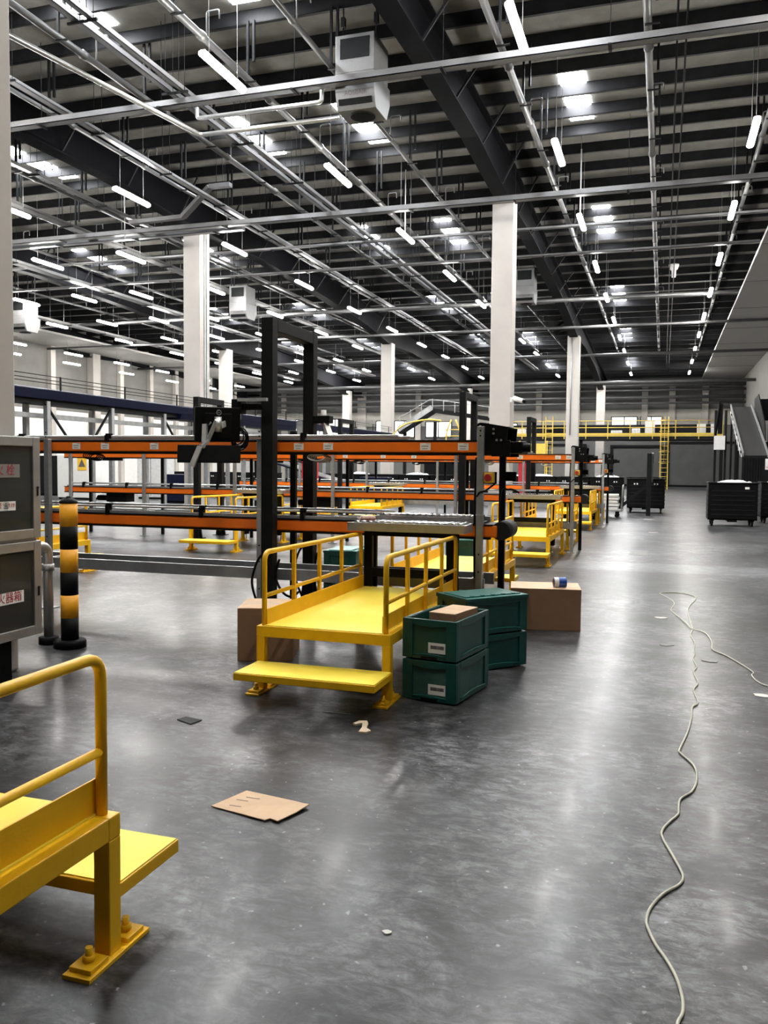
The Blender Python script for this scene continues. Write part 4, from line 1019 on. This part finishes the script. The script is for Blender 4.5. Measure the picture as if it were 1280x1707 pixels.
for q in range(7): mb.box(3.08 + q * .1, 3.12 + q * .1, 36.975, 37.0, 1.05, 2.0)
obj('front_slat', mb, 'black', hb)
sg = obj('warning_sign', MB().box(3.86, 4.26, 36.95, 36.97, 1.55, 1.98), 'label', hb, label='white sign with a yellow warning triangle')
tri = MB().prism([(3.95, 36.945, 1.72), (4.17, 36.945, 1.72), (4.06, 36.945, 1.93)], (0, .004, 0))
obj('sign_triangle', tri, 'ink', sg)
obj('triangle_fill', MB().prism([(3.98, 36.942, 1.735), (4.14, 36.942, 1.735), (4.06, 36.942, 1.89)], (0, .003, 0)), 'btn_yellow', sg)
text('sign_lettering', '当心机械', .09, (4.06, 36.944, 1.63), (R_(90), 0, 0), 'red_text', sg)
cbx = thing('control_cabinet', 'light grey control cabinet mounted on a dark column by the belt chute', 'cabinet', (2.5, 43.2, 0))
obj('column', MB().box(2.25, 2.36, 43.0, 43.4, 0, 4.3).box(2.7, 2.8, 43.0, 43.4, 0, 4.3), 'dark', cbx)
obj('case', MB().box(2.25, 2.72, 42.78, 43.0, 2.45, 3.1), 'plastic_white', cbx, .01)
obj('wiring', MB().box(2.4, 2.6, 43.0, 43.3, 3.2, 4.6).tube([(2.3, 42.95, 3.1), (2.45, 42.95, 4.7)], .05, 8), 'black', cbx)
for x, y, z, lab in ((4.45, 44.0, 3.35, 'white electric box beside the chute, the one closer to the belt'), (4.95, 44.2, 3.3, 'white electric box beside the chute, the one closer to the wall')):
    t = thing('electric_box', lab, 'electric box', (x, y, 0))
    obj('case', MB().box(x - .2, x + .2, y - .1, y + .1, z - .5, z + .5), 'plastic_white', t, .01)
    obj('stand', MB().box(x - .04, x + .04, y - .04, y + .04, 0, z - .5), 'dark', t)
obj('backing', MB().box(4.2, 5.4, 44.4, 44.5, 2.2, 4.9), 'black', ch)

# ---------------------------------------------------------------- walkway with yellow railing
wy = 66.0; wz = 4.0
wk = thing('walkway', 'raised walkway with yellow railing along the far end wall', 'walkway', (-3.6, wy, 0))
obj('deck', MB().box(-12, 4.0, wy, wy + 3.5, wz - .35, wz), 'dark', wk)
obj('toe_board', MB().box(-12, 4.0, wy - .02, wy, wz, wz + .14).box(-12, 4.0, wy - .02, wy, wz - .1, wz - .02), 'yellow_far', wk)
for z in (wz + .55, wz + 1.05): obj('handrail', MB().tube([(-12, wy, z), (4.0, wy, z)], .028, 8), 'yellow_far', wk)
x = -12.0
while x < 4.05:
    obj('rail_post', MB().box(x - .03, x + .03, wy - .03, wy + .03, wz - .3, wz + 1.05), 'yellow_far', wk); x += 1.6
for x in (-12, -6, 4.0): obj('walkway_leg', MB().box(x - .12, x + .12, wy + .6, wy + .84, 0, wz - .35), 'dark', wk)
for i, (x, w_, h_, m_) in enumerate(((-10.6, .7, .5, 'greybox'), (-8.0, .9, .6, 'black'), (-3.4, .8, .35, 'bag'), (-2.0, .6, .5, 'bag'), (-1.0, .7, 1.1, 'plastic_white'), (2.6, .6, .8, 'plastic_white'), (3.5, .5, .8, 'plastic_white'))):
    single('stored_case', MB().box(x - w_ / 2, x + w_ / 2, wy + .5, wy + 1.1, wz + .01, wz + .01 + h_), m_, ('grey case on the walkway beyond the ladder hoops', 'black case on the walkway behind the conduit column', 'pale low bundle on the walkway before a lit window', 'pale bundle on the walkway next to the low one', 'tall white cabinet on the walkway by the caged ladder', 'white case on the walkway near the belt chute', 'white case on the walkway closest to the belt chute')[i], 'case', bevel=.02)
single('walkway_machine', MB().box(-11.5, 3.6, wy + 1.8, wy + 2.9, wz + .02, wz + .85), 'dark', 'long dark machine body standing on the raised walkway', 'machine', bevel=.03)
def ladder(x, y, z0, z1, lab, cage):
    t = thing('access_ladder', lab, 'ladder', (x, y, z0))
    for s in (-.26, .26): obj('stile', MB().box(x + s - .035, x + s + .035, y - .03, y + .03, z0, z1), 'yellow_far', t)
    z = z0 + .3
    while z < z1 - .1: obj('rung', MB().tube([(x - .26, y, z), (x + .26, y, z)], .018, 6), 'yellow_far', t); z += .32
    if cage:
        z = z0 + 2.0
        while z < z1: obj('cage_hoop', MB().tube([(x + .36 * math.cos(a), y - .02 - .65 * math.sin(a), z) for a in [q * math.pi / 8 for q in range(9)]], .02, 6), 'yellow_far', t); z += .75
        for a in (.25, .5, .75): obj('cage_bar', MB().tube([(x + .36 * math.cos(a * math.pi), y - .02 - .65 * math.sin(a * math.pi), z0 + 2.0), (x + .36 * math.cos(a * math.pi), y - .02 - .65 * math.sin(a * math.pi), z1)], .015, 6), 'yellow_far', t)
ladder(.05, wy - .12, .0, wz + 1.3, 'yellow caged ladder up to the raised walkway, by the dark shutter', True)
ladder(-8.3, wy - .3, 0.0, wz + 1.4, 'short yellow ladder seen over the second orange conveyor hood', False)
st = thing('stair_guard', 'yellow railed stair landing behind the conduit column', 'stair', (-8.9, 60, 0))
obj('landing', MB().box(-10.5, -7.6, 60, 61.5, 1.9, 2.05), 'dark', st)
obj('landing_panel', MB().box(-9.8, -7.8, 59.97, 60.0, 2.05, 3.2), 'yellow_far', st)
for x in (-10.5, -9.6, -8.7, -7.7): obj('landing_post', MB().box(x - .04, x + .04, 59.93, 60.0, 0, 3.4), 'yellow_far', st)

# ---------------------------------------------------------------- blue overhead conveyor and inclined link
bc = thing('overhead_conveyor', 'dark blue overhead belt conveyor on grey legs crossing behind the orange conveyors', 'conveyor', (-15, 32, 0))
bx_ = -14.72
obj('trough', MB().prism([(bx_ + .0, 11, 3.16), (bx_ + .05, 11, 3.40), (bx_ - .1, 11, 3.44), (bx_ - .7, 11, 3.44), (bx_ - .85, 11, 3.40), (bx_ - .8, 11, 3.16)], (0, 35.4, 0)), 'blue', bc, .02, label='dark blue conveyor trough')
obj('under_pan', MB().box(bx_ - .7, bx_ - .1, 12, 25, 3.05, 3.16), 'dark', bc)
for z in (3.56, 3.64, 3.74): obj('guard_wire', MB().tube([(bx_, 11, z), (bx_, 46.4, z)], .010, 6), 'dark', bc)
y = 12.8
while y < 46:
    obj('guard_post', MB().box(bx_ - .015, bx_ + .015, y - .02, y + .02, 3.4, 3.76), 'dark', bc); y += 2.75
y = 12.6; k = 0
while y < 46:
    for x in (bx_ - .1, bx_ - .75): obj('leg', MB().box(x - .06, x + .06, y - .06, y + .06, 0, 3.12), 'galv', bc)
    if y < 30: obj('brace', MB().beam((bx_ - .1, y - .06, 3.05), (bx_ - .1, y - 1.0 if k % 2 else y + 1.0, 2.0), .05, .05), 'dark', bc)
    y += 2.65; k += 1
obj('side_channel', MB().box(bx_ - .42, bx_ - .3, 11, 46.4, 2.70, 2.82), 'galv', bc)
obj('lower_trough', MB().prism([(bx_ + .0, 24, 3.0), (bx_ + .05, 24, 3.16), (bx_ - .7, 24, 3.16), (bx_ - .7, 24, 3.0)], (0, 9, 0)), 'blue', bc)
ic = thing('inclined_conveyor', 'grey railed inclined conveyor climbing beside the last pale column', 'conveyor', (-14, 49, 0))
obj('truss', MB().beam((-14.6, 47.6, 3.5), (-12.6, 47.6, 4.75), .8, .25).beam((-12.6, 47.6, 4.75), (-8.4, 47.6, 4.1), .8, .22), 'dark', ic)
obj('side_plate', MB().beam((-14.6, 47.18, 3.65), (-12.6, 47.18, 4.9), .05, .3), 'galv', ic)
obj('rail', MB().tube([(-14.6, 47.15, 4.25), (-12.7, 47.15, 5.35), (-12.2, 47.15, 5.3), (-8.4, 47.15, 4.75)], .025, 6), 'galv', ic)
for q in range(10):
    x = -14.5 + q * .65; z = 3.75 + (x + 14.6) * .6 if x < -12.6 else 4.8 - (x + 12.6) * .155
    obj('rail_post', MB().box(x - .02, x + .02, 47.13, 47.17, z, z + .6), 'galv', ic)
for x in (-14.3, -12.5, -9.0): obj('leg', MB().box(x - .08, x + .08, 47.5, 47.7, 0, 3.5 if x < -14 else 4.1), 'dark', ic)
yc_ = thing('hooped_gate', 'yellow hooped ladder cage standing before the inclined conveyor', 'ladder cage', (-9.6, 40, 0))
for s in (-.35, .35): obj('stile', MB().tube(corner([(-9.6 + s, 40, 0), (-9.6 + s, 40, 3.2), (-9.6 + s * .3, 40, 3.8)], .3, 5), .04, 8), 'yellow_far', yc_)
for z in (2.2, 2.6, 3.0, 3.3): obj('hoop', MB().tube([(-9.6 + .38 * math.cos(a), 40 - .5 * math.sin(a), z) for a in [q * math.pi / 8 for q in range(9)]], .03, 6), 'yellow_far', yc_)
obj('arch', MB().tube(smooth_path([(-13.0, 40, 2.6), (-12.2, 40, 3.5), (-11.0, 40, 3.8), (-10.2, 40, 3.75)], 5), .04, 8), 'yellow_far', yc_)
# machines and posts beyond the conveyors
mach = ((-24, 31, 1.6, .9, 1.9, 'plastic_white', 'white machine cabinet with a warning triangle under the blue conveyor'), (-21.5, 33, 1.4, .8, 1.95, 'greybox', 'light grey machine cabinet with a glass front past the warning cabinet'),
        (-18.3, 30, 1.2, .8, 1.15, 'blue', 'low dark blue machine past the roller table below the monitor'), (-11.2, 33.2, 1.2, .6, 1.1, 'blue', 'low dark blue machine between the portals'),
        (-27.5, 34, 2.0, .8, 1.9, 'dark', 'dark machine block near the bollard top'), (-9.6, 38.5, 1.8, .9, 2.35, 'black', 'black machine box standing beyond the hooped ladder cage'))
for x, y, w_, d_, h_, m_, lab in mach:
    t = thing('machine_cabinet', lab, 'machine', (x, y, 0))
    obj('case', MB().box(x - w_ / 2, x + w_ / 2, y - d_ / 2, y + d_ / 2, .08, h_), m_, t, .02)
    obj('door_seam', MB().box(x - .01, x + .01, y - d_ / 2 - .006, y - d_ / 2, .15, h_ - .08), 'dark', t)
    obj('plinth', MB().box(x - w_ / 2 + .04, x + w_ / 2 - .04, y - d_ / 2 + .04, y + d_ / 2 - .04, 0, .08), 'black', t)
    if 'warning' in lab and 'past' not in lab:
        s = obj('warning_sign', MB().box(x + .25, x + .7, y - d_ / 2 - .012, y - d_ / 2, 1.25, 1.8), 'btn_yellow', t)
        obj('sign_triangle', MB().prism([(x + .3, y - d_ / 2 - .016, 1.4), (x + .65, y - d_ / 2 - .016, 1.4), (x + .475, y - d_ / 2 - .016, 1.74)], (0, .004, 0)), 'ink', s)
for x, y, lab in ((-13.2, 31, 'red cabinet glimpsed under the monitor board'), (-5.0, 33.0, 'red cabinet behind the hooded end of the first conveyor')):
    t = thing('fire_cabinet', lab, 'cabinet', (x, y, 0))
    obj('case', MB().box(x - .3, x + .3, y - .15, y + .15, .4, 1.75), 'red', t, .01)
    obj('door', MB().box(x - .26, x + .26, y - .165, y - .15, .45, 1.7), 'red', t)
    obj('stand', MB().box(x - .25, x + .25, y - .1, y + .1, 0, .4), 'dark', t)
# slide rails climbing behind the near conveyor
sl = thing('slide_chute', 'ribbed metal slide chute between the conveyors and the black bins', 'chute', (-14.5, 32.5, 0))
for q in range(4): obj('slide_rail', MB().beam((-16.4, 33.4 - q * .25, 2.0), (-12.6, 33.4 - q * .25, .9), .06, .05), 'alu', sl)
obj('slide_bed', MB().beam((-16.4, 33.0, 1.9), (-12.6, 33.0, .82), .9, .06), 'blue', sl)
for x in (-16.2, -13.0): obj('leg', MB().box(x - .05, x + .05, 32.95, 33.05, 0, 1.8 if x < -15 else .9), 'dark', sl)

# ---------------------------------------------------------------- camera on the column, detector
sc_ = thing('security_camera', 'white bullet security camera on the column beyond the conveyors', 'security camera', (-4.45, 26.8, 3.6))
obj('mount', MB().box(-4.62, -4.56, 26.8, 26.9, 3.6, 3.75).beam((-4.58, 26.85, 3.7), (-4.4, 26.75, 3.66), .04, .04), 'plastic_white', sc_)
obj('housing', MB().tube([(-4.50, 26.8, 3.72), (-4.16, 26.55, 3.60)], .075, 14), 'plastic_white', sc_)
obj('lens', MB().tube([(-4.165, 26.553, 3.602), (-4.12, 26.52, 3.587)], .055, 14), 'black', sc_)
sd = thing('smoke_detector', 'pale bell-shaped detector hanging over the aisle on a rod', 'detector', (.23, 40, 10.0))
obj('bell', MB().lathe([(.09, 0), (.10, .3), (.16, .34), (.22, .5), (.22, .55)], (.23, 40, 9.95), 16), 'plastic_white', sd)
obj('rod', MB().tube([(.23, 40, 10.5), (.23, 40, zp(40) + .05)], .02, 6), 'dark', sd)
